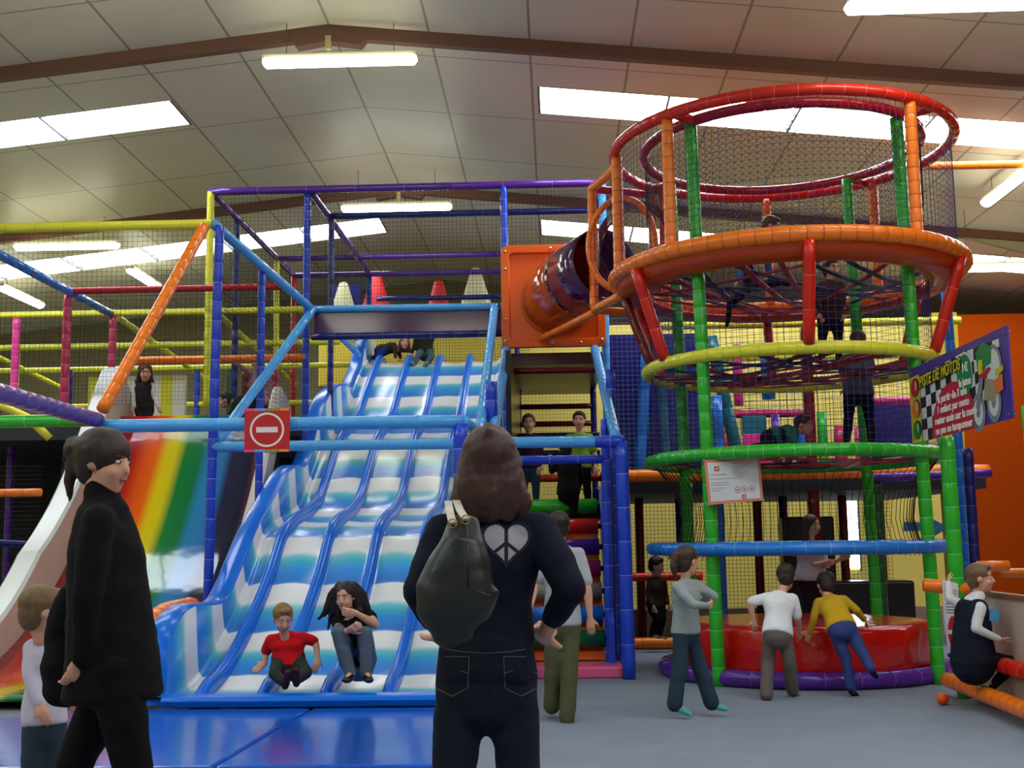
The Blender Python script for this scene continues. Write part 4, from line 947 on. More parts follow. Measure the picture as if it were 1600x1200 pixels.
# ------------------------------------------------------------------ PEOPLE
TMP=bpy.data.scenes.new('workbench')
class Blob:
    """closed overlapping volumes fused into one continuous surface"""
    def __init__(s): s.v=[]; s.f=[]
    def _add(s,v,f): b=len(s.v); s.v+=[tuple(p) for p in v]; s.f+=[tuple(i+b for i in q) for q in f]
    def loft(s, secs, lat=None, n=16, flat=False):
        """secs: (centre, half width along lat, half depth); rounded ends"""
        cs=[Vector(c) for c,_,_ in secs]; N=len(cs)
        full=[]
        def cap(i,j):
            c,a,b=secs[i]; d=(Vector(c)-cs[j]).normalized(); r=min(a,b)*(.12 if flat and i==0 else 1); o=[]
            for t in (30,58,80): 
                q=math.radians(t); o.append((Vector(c)+d*r*math.sin(q),a*math.cos(q),b*math.cos(q)))
            return o
        full=cap(0,1)[::-1]+[(cs[i],secs[i][1],secs[i][2]) for i in range(N)]+cap(N-1,N-2)
        V=[];M=len(full)
        for i,(c,a,b) in enumerate(full):
            ii=min(max(i-3,0),N-1); t=(cs[min(ii+1,N-1)]-cs[max(ii-1,0)]).normalized()
            if isinstance(lat,list): L=Vector(lat[ii])
            elif lat is not None: L=Vector(lat)
            else: L=Vector((1,0,0)) if abs(t.x)<.8 else Vector((0,1,0))
            x=(L-t*L.dot(t)).normalized(); y=t.cross(x)
            for k in range(n):
                q=2*math.pi*k/n; V.append(c+x*a*math.cos(q)+y*b*math.sin(q))
        F=[]
        for i in range(M-1):
            for k in range(n): F.append((i*n+k,i*n+(k+1)%n,(i+1)*n+(k+1)%n,(i+1)*n+k))
        F.append(tuple(range(n))[::-1]); F.append(tuple((M-1)*n+k for k in range(n))); s._add(V,F); return s
    def cap(s,p,q,r0,r1,n=12):
        p=Vector(p); q=Vector(q)
        if (q-p).length<1e-4: q=p+Vector((0,0,.001))
        return s.loft([(p,r0,r0),(q,r1,r1)],None,n)
    def ell(s,c,rad,ax=None,n=16):
        c=Vector(c); X,Y_,Z=ax or (Vector((1,0,0)),Vector((0,1,0)),Vector((0,0,1)))
        V=[];F=[];m_=n//2
        V.append(c-Z*rad[2])
        for j in range(1,m_):
            t=math.pi*j/m_-math.pi/2
            for k in range(n):
                a=2*math.pi*k/n; V.append(c+X*rad[0]*math.cos(t)*math.cos(a)+Y_*rad[1]*math.cos(t)*math.sin(a)+Z*rad[2]*math.sin(t))
        V.append(c+Z*rad[2]); L=len(V)-1
        for k in range(n): F.append((0,1+(k+1)%n,1+k)); F.append((L,1+(m_-2)*n+k,1+(m_-2)*n+(k+1)%n))
        for j in range(m_-2):
            for k in range(n): F.append((1+j*n+k,1+j*n+(k+1)%n,1+(j+1)*n+(k+1)%n,1+(j+1)*n+k))
        s._add(V,F); return s
    def build(s,name,m,parent,voxel=.01,smooth=4,fold=0,fs=9,cut=None):
        me=bpy.data.meshes.new(name); me.from_pydata(s.v,[],s.f); me.update()
        bmm=bmesh.new(); bmm.from_mesh(me); bmesh.ops.recalc_face_normals(bmm,faces=bmm.faces); bmm.to_mesh(me); bmm.free()
        t=bpy.data.objects.new('t',me); TMP.collection.objects.link(t)
        r=t.modifiers.new('r','REMESH'); r.mode='VOXEL'; r.voxel_size=voxel
        q=t.modifiers.new('s','SMOOTH'); q.iterations=smooth; q.factor=.5
        dg=dgraph(TMP); out=bpy.data.meshes.new_from_object(t.evaluated_get(dg))
        bpy.data.objects.remove(t); bpy.data.meshes.remove(me)
        if fold:
            for v_ in out.vertices:
                c=v_.co; h=noise.noise(Vector((c.x*fs,c.y*fs,c.z*fs*1.6)))+.5*noise.noise(Vector((c.x*fs*2.3+5,c.y*fs*2.3,c.z*fs*2.8)))
                v_.co=c+v_.normal*h*fold
        if cut:
            bmm=bmesh.new(); bmm.from_mesh(out)
            for (co,no) in cut:
                g=bmesh.ops.bisect_plane(bmm,geom=bmm.verts[:]+bmm.edges[:]+bmm.faces[:],plane_co=co,plane_no=no,clear_outer=True)
                eds=[e for e in g['geom_cut'] if isinstance(e,bmesh.types.BMEdge)]
                if eds: 
                    try: bmesh.ops.holes_fill(bmm,edges=eds)
                    except Exception: pass
            bmm.to_mesh(out); bmm.free()
        out.materials.clear(); out.materials.append(m); out.name=name
        out.polygons.foreach_set('use_smooth',[True]*len(out.polygons))
        o=bpy.data.objects.new(name,out); link(o,parent)
        if parent is not None: o.matrix_parent_inverse=Matrix.Translation(-parent.location)
        return o
SKIN=mat('skin',(214,160,132),rough=.5,sss=.15); SKIN2=mat('skin_shaded_tone',(190,140,115),rough=.5,sss=.1)
def hairm(c):
    nm='hair_%d_%d_%d'%c
    if nm in MATS: return MATS[nm]
    M=mat(nm,c,rough=.5,spec=.35); nt=M.node_tree; b=nt.nodes['Principled BSDF']
    tc=nt.nodes.new('ShaderNodeTexCoord'); mp=nt.nodes.new('ShaderNodeMapping'); mp.inputs['Scale'].default_value=(160,160,7); nt.links.new(tc.outputs['Object'],mp.inputs[0])
    n=nt.nodes.new('ShaderNodeTexNoise'); n.inputs['Scale'].default_value=1; n.inputs['Detail'].default_value=2; nt.links.new(mp.outputs[0],n.inputs['Vector'])
    mx=nt.nodes.new('ShaderNodeMix'); mx.data_type='RGBA'; cc=srgb(c); mx.inputs[6].default_value=tuple(v*.55 for v in cc)+(1,); mx.inputs[7].default_value=tuple(min(1,v*1.45) for v in cc)+(1,)
    nt.links.new(n.outputs['Fac'],mx.inputs[0]); nt.links.new(mx.outputs[2],b.inputs['Base Color'])
    bp=nt.nodes.new('ShaderNodeBump'); bp.inputs['Strength'].default_value=.5; bp.inputs['Distance'].default_value=.004
    nt.links.new(n.outputs['Fac'],bp.inputs['Height']); nt.links.new(bp.outputs['Normal'],b.inputs['Normal']); return M
def cloth(n,c,r=.9): return mat('cloth_'+n,c,rough=r,spec=.2,bump=.12,bscale=90,var=.08,vscale=8)
EW=mat('eye_white',(225,222,215),rough=.2); ED=mat('eye_iris',(40,26,20),rough=.15); LIP=mat('lips',(170,90,80),rough=.4)
def hand(B,w,d,k,curl=.5,pn=None,side=1):
    d=d.normalized(); pn=(pn or Vector((0,1,0))); pn=(pn-d*pn.dot(d)).normalized(); sd=d.cross(pn)*side
    c=w+d*.045*k
    B.loft([(w-d*.01*k,.024*k,.018*k),(w+d*.03*k,.036*k,.015*k),(w+d*.075*k,.038*k,.013*k)],sd)
    for i,(o,l) in enumerate(((-.029,.060),(-.0098,.074),(.0098,.078),(.029,.070))):
        b=w+d*.078*k+sd*o*k; c1=curl*.7+.04*i; c2=curl*1.5+.1
        d1=d*math.cos(c1)+pn*math.sin(c1); d2=d*math.cos(c2)+pn*math.sin(c2)
        m_=b+d1*l*.52*k; B.cap(b-d*.015*k,m_,.0095*k,.0088*k,8); B.cap(m_,m_+d2*l*.48*k,.0088*k,.0075*k,8)
    b=w+d*.025*k+sd*.03*k; d1=(d*.75+sd*.75+pn*.3).normalized(); m_=b+d1*.04*k
    B.cap(b,m_,.013*k,.0105*k,8); B.cap(m_,m_+(d*.9+sd*.25+pn*.4).normalized()*.032*k,.0105*k,.0085*k,8)
def person(label,Y,J,k,top,legs,hair,face=(0,-1,0),shoe=None,skin=SKIN,vox=.009,hk=None,sleeve=1.0,hem=-.10,flare=1.0,curl=.5,collar=0,group=None,hup=(0,0,1),detail=True,width=1.0,legcut=1.0,names=('shirt','trousers'),hairstyle='short',tight=.012,ptn=None,extra=None,pn=None,over=None,legk=1.0):
    j={}
    for n_,p in J.items(): j[n_]=P(p[0],p[1],Y+(p[2] if len(p)>2 else 0))
    hk=hk or (.82+.18*k)
    H=(j['hl']+j['hr'])/2; S=(j['sl']+j['sr'])/2
    base=Vector((H.x,H.y,min(v.z for v in j.values())))
    root=thing('person',label,'person',base,group=group)
    lh=j['hr']-j['hl']; ls=j['sr']-j['sl']
    up=(S-H).normalized()
    Bd=Blob(); T=Blob(); L=Blob(); lk=k*legk
    hw=(lh.length/2+.078*k)*width; sw=(ls.length/2+.012*k)*width
    def torso(B,e,t0):
        secs=[];lat=[]
        for (t,a,b) in ((t0,hw*1.02,.118*k),(0.02,hw,.118*k),(.25,hw*.93,.105*k),(.5,(hw*.55+sw*.45)*.84,.095*k),(.75,sw*.95,.112*k),(.92,sw*.96,.092*k),(1.02,sw*.66,.066*k)):
            secs.append((H.lerp(S,t) if t>=0 else H+(H-S)*(-t),a+e,b*width+e)); lat.append(lh.normalized().lerp(ls.normalized(),min(1,max(0,t))))
        B.loft(secs,lat,24,B is T)
    torso(Bd,-.012,-.04); torso(T,tight,hem)
    nk=j['neck']; hc=j['head']
    fd=Vector(face).normalized(); hu=Vector(hup); hu=(hu-fd*hu.dot(fd)).normalized(); hs=hu.cross(fd)
    Bd.cap(S+up*.0,nk,.05*k,.048*k); Bd.cap(nk-up*.02,hc-hu*.06*hk-fd*.018*hk,.05*k,.047*k)
    T.cap(j['sl'],j['sr'],.046*k+tight,.046*k+tight)
    for ov in (over or []): T.loft([(P(p_[0],p_[1],Y),a_,b_) for p_,a_,b_ in ov],(1,0,0),24,True)
    if collar: T.cap(S,nk+(nk-S).normalized()*.02,.066*k,.060*k)
    # head
    q=hk; ax=(hs,fd,hu)
    Bd.ell(hc+hu*.022*q-fd*.008*q,(.073*q,.091*q,.083*q),ax,24)
    Bd.ell(hc-hu*.028*q+fd*.022*q,(.058*q,.066*q,.085*q),ax,20)
    Bd.ell(hc-hu*.088*q+fd*.052*q,(.028*q,.026*q,.022*q),ax,12)
    Bd.loft([(hc+hu*.012*q+fd*.082*q,.007*q,.007*q),(hc-hu*.028*q+fd*.100*q,.013*q,.010*q)],hs,10)
    for sg_ in (-1,1):
        Bd.ell(hc+hs*sg_*.073*q-fd*.004*q-hu*.008*q,(.010*q,.019*q,.029*q),ax,12)
        Bd.ell(hc+hs*sg_*.036*q+fd*.062*q-hu*.032*q,(.022*q,.018*q,.02*q),ax,10)
    for side,(s_,e_,w_) in enumerate((('sl','el','wl'),('sr','er','wr'))):
        s0,e0,w0=j[s_],j[e_],j[w_]
        Bd.loft([(s0,.047*k,.047*k),(s0.lerp(e0,.5),.042*k,.042*k),(e0,.034*k,.034*k)]); Bd.loft([(e0,.036*k,.036*k),(e0.lerp(w0,.3),.037*k,.037*k),(w0,.023*k,.021*k)])
        hd=j['h'+s_[1]+'d']-w0 if ('h'+s_[1]+'d') in j else (w0-e0)
        pv=pn or -ls.normalized().cross(up)*(1) 
        hand(Bd,w0,hd,k*1.02,curl,Vector(pv),1 if side else -1)
        if sleeve>0:
            if sleeve<=.5:
                se=s0.lerp(e0,sleeve*2); T.loft([(s0,.06*k,.06*k),(se,.062*k,.058*k)])
            else:
                se=e0.lerp(w0,(sleeve-.5)*2)
                T.loft([(s0,.058*k,.058*k),(s0.lerp(e0,.5),.055*k,.054*k),(e0,.048*k,.047*k)]); T.loft([(e0,.048*k,.047*k),(se,.036*k,.035*k)])
    for (h_,k_,a_,t_) in (('hl','kl','al','tl'),('hr','kr','ar','tr')):
        h0,k0,a0=j[h_],j[k_],j[a_]
        t0=j[t_] if t_ in j else a0+Vector((fd.x,fd.y,0)).normalized()*.13*k-Vector((0,0,.04*k))
        Bd.loft([(h0,.08*lk,.082*lk),(h0.lerp(k0,.5),.066*lk,.068*lk),(k0,.05*lk,.05*lk)]); Bd.loft([(k0,.049*k,.05*k),(k0.lerp(a0,.3),.05*k,.052*k),(a0,.031*k,.034*k)])
        Bd.cap(a0,a0.lerp(t0,.9),.03*k,.024*k)
        L.loft([(h0,.09*lk,.094*lk),(h0.lerp(k0,.5),.077*lk,.079*lk),(k0,.062*lk*(.5+.5*flare),.062*lk*(.5+.5*flare))])
        ke=k0.lerp(a0,legcut); fl=.046*k*flare
        if legcut>.2: L.loft([(k0,.06*k*(.5+.5*flare),.06*k*(.5+.5*flare)),(k0.lerp(ke,.4),.058*k*(.5+.5*flare),.06*k*(.5+.5*flare)),(ke,fl*1.02,fl*1.08)])
        if shoe:
            Sb=Blob(); f_=(t0-a0).normalized(); dn=Vector((0,0,-1)); sd=f_.cross(dn); sd=sd.normalized() if sd.length>.1 else Vector((1,0,0))
            Sb.loft([(a0-f_*.03*k-Vector((0,0,.02*k)),.038*k,.036*k),(a0.lerp(t0,.5)-Vector((0,0,.012*k)),.042*k,.034*k),(t0,.038*k,.024*k)],sd)
            Sb.build('shoe',shoe,root,vox,2)
    L.loft([(H-up*.06*k,hw*.95,.118*k),(H+up*.03*k,hw*1.0+.008,.122*k),(H+up*.10*k,hw*.96+.006,.115*k)],lh)
    Bd.build('body',skin,root,vox,3)
    tp=T.build(names[0],top,root,vox*1.3,4,fold=.006*k)
    lp=L.build(names[1],legs,root,vox*1.3,4,fold=.006*k)
    if detail:
        for sg_ in (-1,1):
            e=hc+hs*sg_*.029*q+hu*.006*q+fd*.073*q
            Bl=Blob(); Bl.ell(e,(.0125*q,.011*q,.0062*q),ax,12); o=mesh_obj('eye',Bl.v,Bl.f,EW,root); 
            Bl=Blob(); Bl.ell(e+fd*.0055*q,(.0066*q,.0066*q,.0062*q),ax,10); mesh_obj('iris',Bl.v,Bl.f,ED,o)
            Bl=Blob(); Bl.cap(hc+hs*sg_*.014*q+hu*.024*q+fd*.083*q,hc+hs*sg_*.046*q+hu*.026*q+fd*.072*q,.0042*q,.003*q,8); mesh_obj('eyebrow',Bl.v,Bl.f,hair,root)
        Bl=Blob(); Bl.ell(hc-hu*.054*q+fd*.084*q,(.022*q,.008*q,.0075*q),ax,12); mesh_obj('mouth',Bl.v,Bl.f,LIP,root)
    Hr=Blob()
    Hr.ell(hc+hu*.034*q-fd*.020*q,(.083*q,.096*q,.086*q),ax,24)
    if hairstyle in('short','bob','long','pony','bun'): Hr.ell(hc-fd*.045*q-hu*.01*q,(.072*q,.062*q,.085*q),ax,20)
    if hairstyle=='short': Hr.ell(hc+hu*.085*q+fd*.045*q,(.05*q,.035*q,.025*q),ax,12)
    if hairstyle in('long','bob'):
        ln=.2 if hairstyle=='long' else .08
        dr=Vector((0,0,-1))
        for (a_,b_) in ((-.06,-.01),(-.035,-.05),(0,-.065),(.035,-.05),(.06,-.01)):
            p0=hc+hs*a_*q+fd*b_*q+hu*.02*q; p1=hc+hs*a_*1.25*q+fd*(b_-.02)*q-hu*.08*q; 
            Hr.loft([(p0,.034*q,.03*q),(p1,.038*q,.03*q),(p1+dr*ln*.5+hs*a_*.3,.036*q,.027*q),(p1+dr*ln+hs*a_*.2,.022*q,.014*q)],hs,10)
    if hairstyle=='pony':
        p0=hc-fd*.10*q+hu*.03*q; Hr.loft([(hc-fd*.07*q+hu*.03*q,.03,.03),(p0-fd*.03,.03,.03),(p0-fd*.05-Vector((0,0,.09)),.03,.028),(p0-fd*.03-Vector((0,0,.17)),.012,.012)])
    if hairstyle=='bun':
        Hr.ell(hc-fd*.125*q+hu*.035*q,(.05,.045,.05),ax); Hr.cap(hc-fd*.12*q,hc-fd*.15*q-Vector((0,0,.10)),.025,.01)
    if extra: extra(Hr,hc,hs,fd,hu,q)
    Hr.build('hair',hair,root,vox,2,fold=.003,fs=30)
    return root,j,tp,lp
BK=mat('black_shoe',(20,20,22),rough=.4)
navyk=cloth('navy_knit',(16,19,36)); denim=cloth('dark_denim',(20,27,40)); 

# 1 the woman in the foreground, seen from behind
def longhair1(Hr,hc,hs,fd,hu,q):
    for (a_,l,w_) in ((-.058,.085,.028),(-.035,.09,.032),(-.01,.095,.034),(.02,.095,.034),(.045,.10,.032),(.062,.10,.026)):
        p0=hc+hs*a_*.8-fd*.045+hu*.05; p1=hc+hs*a_*1.05-fd*.07-hu*.06
        Hr.loft([(p0,.034,.035),(p1,.034,.034),(p1-Vector((0,0,l*.4)),.034,.032),(p1-Vector((0,0,l*.8)),w_,.026),(p1-Vector((0,0,l*1.05)),.022,.014)],hs,12)
    Hr.cap(hc+hu*.105-fd*.05,hc+hu*.09-fd*.085,.022,.02)
Y1=3.55
r1,j1,sw1,jn1=person('woman with long brown hair seen from behind, hands on hips, navy sweater and dark jeans',Y1,
  dict(head=(765,726),neck=(766,792),sl=(694,832),sr=(841,828),el=(654,925,-.13),er=(892,918,-.13),wl=(688,992,.02),wr=(852,988,.03),hrd=(836,1002,.16),hld=(700,1003,.2),
       hl=(724,1052),hr=(797,1052),kl=(702,1276,-.02),kr=(817,1276,.0),al=(700,1478,.02),ar=(820,1478,.02),tl=(696,1500,.2),tr=(826,1500,.2)),
  1.0,navyk,denim,hairm((64,40,34)),face=(-.05,1,.02),shoe=BK,vox=.008,hk=1.0,sleeve=.84,hem=-.04,hairstyle='bob',names=('sweater','jeans'),detail=False,extra=longhair1,width=.93,curl=.9,legk=.9)
def bvh_of(o):
    me=o.data; return BVHTree.FromPolygons([v.co for v in me.vertices],[tuple(p.vertices) for p in me.polygons])
b1=bvh_of(sw1); b2=bvh_of(jn1)
def drape(px,py,bv,off=.004):
    d=(FW*FPX+RV*(px-800)-UV*(py-600)).normalized(); hit=bv.ray_cast(CAM,d)
    return (hit[0]-d*off) if hit[0] is not None else None
def patch(name,outline,bv,m,parent,grid=14,off=.0045):
    """thin applique: fill an outline given on the garment and press it to the cloth"""
    xs=[p[0] for p in outline]; ys=[p[1] for p in outline]; x0,x1,y0,y1=min(xs),max(xs),min(ys),max(ys)
    bmm=bmesh.new(); vs=[bmm.verts.new((x,y,0)) for x,y in outline]; bmm.faces.new(vs)
    for ax_ in (0,1):
        lo,hi=(x0,x1) if ax_==0 else (y0,y1)
        for k in range(1,grid):
            c=lo+(hi-lo)*k/grid; co=(c,0,0) if ax_==0 else (0,c,0); no=(1,0,0) if ax_==0 else (0,1,0)
            bmesh.ops.bisect_plane(bmm,geom=bmm.verts[:]+bmm.edges[:]+bmm.faces[:],plane_co=co,plane_no=no)
    ok=True
    for v_ in bmm.verts:
        p=drape(v_.co.x,v_.co.y,bv,off)
        if p is None: ok=False; break
        v_.co=p
    if not ok: bmm.free(); return None
    me=bpy.data.meshes.new(name); bmm.to_mesh(me); bmm.free(); me.materials.append(m); o=bpy.data.objects.new(name,me); link(o,parent)
    o.matrix_parent_inverse=Matrix.Identity(4) if parent.type!='EMPTY' else Matrix.Translation(-parent.location)
    return o
def arcs(pts,n=8):
    out=[]
    for (cx_,cy_,rx,ry,a0,a1) in pts:
        for k in range(n+1): a=math.radians(a0+(a1-a0)*k/n); out.append((cx_+rx*math.cos(a),cy_+ry*math.sin(a)))
    return out
silver=mat('silver_grey_felt',(150,150,158),rough=.7); dk=mat('dark_heart_outline',(10,12,26),rough=.8)
hx,hy=791,846
def heart(s,cx_=hx,cy_=hy):
    out=[]
    for k in range(40):
        t=2*math.pi*k/40; x=16*math.sin(t)**3; y=-(13*math.cos(t)-5*math.cos(2*t)-2*math.cos(3*t)-math.cos(4*t)); out.append((cx_+x*s,cy_+y*s*1.02))
    return out
patch('heart_outline',heart(2.55),b1,dk,sw1,off=.003)
# four silver fields of the peace sign cut out of the heart
def field(poly,name):
    h=heart(2.15); 
    bmm=bmesh.new(); bmm.faces.new([bmm.verts.new((x,y,0)) for x,y in h])
    for (px_,py_,nx_,ny_) in poly:
        bmesh.ops.bisect_plane(bmm,geom=bmm.verts[:]+bmm.edges[:]+bmm.faces[:],plane_co=(px_,py_,0),plane_no=(nx_,ny_,0),clear_outer=True)
    lp_=[]
    if not bmm.faces: bmm.free(); return
    fc=max(bmm.faces,key=lambda f_:f_.calc_area()); lp_=[(v_.co.x,v_.co.y) for v_ in fc.verts]; bmm.free()
    patch(name,lp_,b1,silver,sw1,off=.006)
mx_,my_=hx,hy+1
field([(mx_-3,0,1,0),(mx_-3,my_,.62,.78)],'peace_field'); field([(mx_+3,0,-1,0),(mx_+3,my_,-.62,.78)],'peace_field')
field([(mx_-3,0,1,0),(mx_-3,my_+7,-.62,-.78)],'peace_field'); field([(mx_+3,0,-1,0),(mx_+3,my_+7,.62,-.78)],'peace_field')
stitch=mat('tan_stitching',(92,84,70),rough=.7)
def seamline(name,pts,bv,parent,r=.0014,m=stitch):
    q=[]
    for a,b in zip(pts[:-1],pts[1:]):
        for k in range(6): q.append((a[0]+(b[0]-a[0])*k/6,a[1]+(b[1]-a[1])*k/6))
    q.append(pts[-1]); w_=[drape(x,y,bv,.001) for x,y in q]; w_=[p for p in w_ if p is not None]
    if len(w_)>2:
        o=MB().tube(w_,r,6).build(name,m); o.parent=parent; return o
for sx_,s_ in ((706,1),(814,-1)):
    pk=[(sx_-27,1026),(sx_+27,1026),(sx_+25,1075),(sx_,1088),(sx_-25,1075),(sx_-27,1026)]
    seamline('pocket_stitching',pk,b2,jn1)
    seamline('pocket_arc_stitching',[(sx_-25,1052),(sx_-14,1048),(sx_-4,1056),(sx_,1062),(sx_+4,1056),(sx_+14,1048),(sx_+25,1052)],b2,jn1)
seamline('waist_stitching',[(682,1012),(720,1018),(760,1021),(800,1018),(838,1011)],b2,jn1)
seamline('centre_seam',[(760,1022),(761,1060),(762,1100)],b2,jn1,m=mat('dark_seam',(12,16,26),rough=.8))
# shoulder bag
bag=thing('shoulder_bag','slouchy black leather bag with white straps on the shoulder of the foreground woman','bag',P(715,995,Y1-.2))
bl_=[(700,818),(712,812),(728,809),(749,807),(757,830),(764,865),(772,900),(781,930),(770,934),(762,950),(754,985),(735,999),(705,1000),(672,992),(654,978),(650,960),(660,925),(676,880),(690,842)]
lea=mat('black_grained_leather',(22,28,28),rough=.38,spec=.5,bump=.05,bscale=120)
def puffy(outline,Yc,th,name,m,parent,n=7):
    c=(sum(p[0] for p in outline)/len(outline),sum(p[1] for p in outline)/len(outline)); v=[];f=[]; N=len(outline)
    # densify
    o2=[]
    for i in range(N):
        a,b=outline[i],outline[(i+1)%N]
        for k in range(3): o2.append((a[0]+(b[0]-a[0])*k/3,a[1]+(b[1]-a[1])*k/3))
    N=len(o2)
    for sgn in (-1,1):
        for r_ in range(n):
            t=r_/(n-1)
            for (x,y) in o2:
                s_=1-t*.98; yy_=c[1]+(y-c[1])*s_; dep=sgn*th*(1-(1-t)**2)**.5*(.55+.45*min(1,max(0,(yy_-810)/150)))*(1.0)
                p=P(c[0]+(x-c[0])*s_,c[1]+(y-c[1])*s_,Yc)+Vector((0,dep,0)); p.y+=.006*noise.noise(Vector((x*.05,y*.03,sgn))); v.append(p)
    for g in range(2):
        for r_ in range(n-1):
            for i in range(N): q_=[g*n*N+r_*N+i,g*n*N+r_*N+(i+1)%N,g*n*N+(r_+1)*N+(i+1)%N,g*n*N+(r_+1)*N+i]; f.append(tuple(q_ if g else q_[::-1]))
        f.append(tuple(g*n*N+(n-1)*N+i for i in range(N)))
    for i in range(N): f.append((i,(i+1)%N,n*N+(i+1)%N,n*N+i))
    return mesh_obj(name,v,f,m,parent)
YB_=Y1-.27; Bl=Blob()
Bl.loft([(P(725,816,YB_+.02),.045,.02),(P(723,845,YB_),.062,.042),(P(719,880,YB_),.088,.055),(P(714,925,YB_),.112,.066),(P(706,962,YB_),.102,.064),(P(708,988,YB_),.058,.04)],(1,0,0),24)
Bl.loft([(P(725,900,YB_),.06,.055),(P(752,914,YB_),.035,.04),(P(773,925,YB_-.01),.014,.016)],(0,0,1),14)
bg=Bl.build('bag_body',lea,bag,.006,5,fold=.007,fs=7)
bb=bvh_of(bg); 
def sl_(pts,nm,r,m):
    w_=[drape(x,y,bb,.0) for x,y in pts]; w_=[p for p in w_ if p is not None]
    if len(w_)>1: o=MB().tube(w_,r,6).build(nm,m,bag)
sl_([(728,812),(730,835),(731,860),(731,890),(732,918)],'piping',.003,mat('black_piping',(14,18,18),rough=.3))
sl_([(733,918),(745,924),(760,930),(776,930)],'piping',.0025,mat('black_piping',(14,18,18),rough=.3))
ws=mat('white_strap_vinyl',(205,198,180),rough=.4)
for (xa,ya,xb,yb,xc,yc) in ((707,818,703,800,700,786),(728,812,719,798,713,785)):
    a,b,c=P(xa,ya,Y1-.29),P(xb,yb,Y1-.24),P(xc,yc-2,Y1-.09); s_=Vector((.011,0,0)); n_=Vector((0,-.003,.003)); mb=MB(); pp=[a,b,c,c+Vector((.0,.12,-.012)),c+Vector((0,.2,-.1))]; vv=[]
    for p in pp: vv+=[p-s_-n_,p+s_-n_,p+s_+n_,p-s_+n_]
    ff=[(i*4+e,i*4+(e+1)%4,(i+1)*4+(e+1)%4,(i+1)*4+e) for i in range(len(pp)-1) for e in range(4)]+[(0,1,2,3)]
    mb.add(vv,ff); mb.build('strap',ws,bag,smooth=False)
    MB().tube([a+Vector((.012*math.cos(t),-.004,.012*math.sin(t))) for t in [2*math.pi*i/16 for i in range(16)]],.0022,6,closed=True).build('buckle_ring',mat('brass_ring',(180,150,80),rough=.3,metal=.9),bag)

# 2 the woman striding past on the left
blk=cloth('black_wool',(13,13,15)); blk2=cloth('black_trousers',(11,11,14))
def bun2(Hr,hc,hs,fd,hu,q):
    Hr.ell(hc-fd*.10+hu*.0,(.045,.05,.055),(hs,fd,hu)); Hr.ell(hc+hu*.034-fd*.018,(.094,.104,.092),(hs,fd,hu)); Hr.loft([(hc-fd*.12-hu*.01,.03,.03),(hc-fd*.135-hu*.08,.022,.022),(hc-fd*.12-hu*.15,.008,.008)])
def tunic(): pass
r2,j2,_,_=person('woman in black with brown hair tied up striding right, largest figure at the left',4.15,
  dict(head=(164,722),neck=(160,776),sl=(172,812,.16),sr=(152,814,-.16),el=(190,920,.2),er=(136,930,-.2),wl=(200,1010,.2),wr=(128,1030,-.17),hrd=(112,1068,-.14),
       hl=(186,1040,.08),hr=(176,1040,-.08),kl=(112,1205,.06),kr=(212,1215,-.06),al=(66,1370,.06),ar=(228,1400,-.06),tl=(100,1410,.06),tr=(275,1425,-.06)),
  1.02,blk,blk2,hairm((52,38,30)),face=(.93,-.22,-.12),shoe=BK,vox=.01,hk=1.0,sleeve=1.0,hem=-.1,names=('tunic','trousers'),hairstyle='bun',collar=1,extra=bun2,width=.92,curl=.7,tight=.012,pn=(-.4,.6,.3),over=[([(176,1090),.17,.17],[(176,1010),.155,.17],[(170,930),.135,.165],[(166,865),.125,.165],[(162,815),.10,.12])])
bagb=thing('handbag','black coat and bag bundle carried at the side of the walking woman in black','bag',P(105,1085,4.3))
Bl=Blob(); 
Bl.loft([(P(112,930,4.32),.05,.05),(P(104,980,4.32),.075,.06),(P(102,1040,4.3),.09,.06),(P(104,1082,4.3),.085,.05)],(1,0,0)); Bl.build('bag_body',cloth('black_coat',(16,16,18)),bagb,.01,4,fold=.012)
MB().tube([P(120,835,4.22),P(112,880,4.27),P(110,930,4.31)],.012,8).build('strap',cloth('black_coat',(16,16,18)),bagb)
# 3 child walking beside her
person('small child in pale lilac top and jeans beside the walking woman in black',4.95,
  dict(head=(68,955),neck=(66,994),sl=(52,1012,.02),sr=(88,1010,.04),el=(46,1055,-.05),er=(98,1052,.06),wl=(62,1098,-.1),wr=(110,1085,.06),hl=(58,1125),hr=(80,1125),kl=(50,1230,-.02),kr=(92,1228,.05),al=(26,1318,.0),ar=(112,1318,.06)),
  .68,cloth('lilac_white',(196,190,208)),cloth('grey_jeans',(52,66,78)),hairm((112,88,58)),face=(.8,.55,-.15),shoe=BK,vox=.01,hk=.93,hem=-.06,flare=1.3,names=('sweatshirt','jeans'),hairstyle='short')
# 4 boy in red
person('blond boy in a red t-shirt sitting at the foot of the second wave slide lane',9.35,
  dict(head=(442,966,-.12),neck=(446,994,-.04),sl=(423,1000),sr=(474,996),el=(415,1019,.05),er=(493,1003,.02),wl=(414,1037,.02),wr=(497,1028,-.04),hld=(405,1043,-.02),hrd=(493,1040,-.06),hl=(436,1038),hr=(466,1038),kl=(429,1053,-.22),kr=(479,1051,-.22),al=(446,1067,-.28),ar=(463,1063,-.3),tl=(450,1050,-.42),tr=(462,1046,-.42)),
  .74,cloth('red_jersey',(206,22,26)),cloth('dark_green_cargo',(40,52,48)),hairm((128,96,52)),face=(.38,-.85,-.42),shoe=mat('maroon_socks',(78,20,34),rough=.8),vox=.007,hk=.96,sleeve=.42,hem=.0,names=('t_shirt','trousers'),curl=.2)
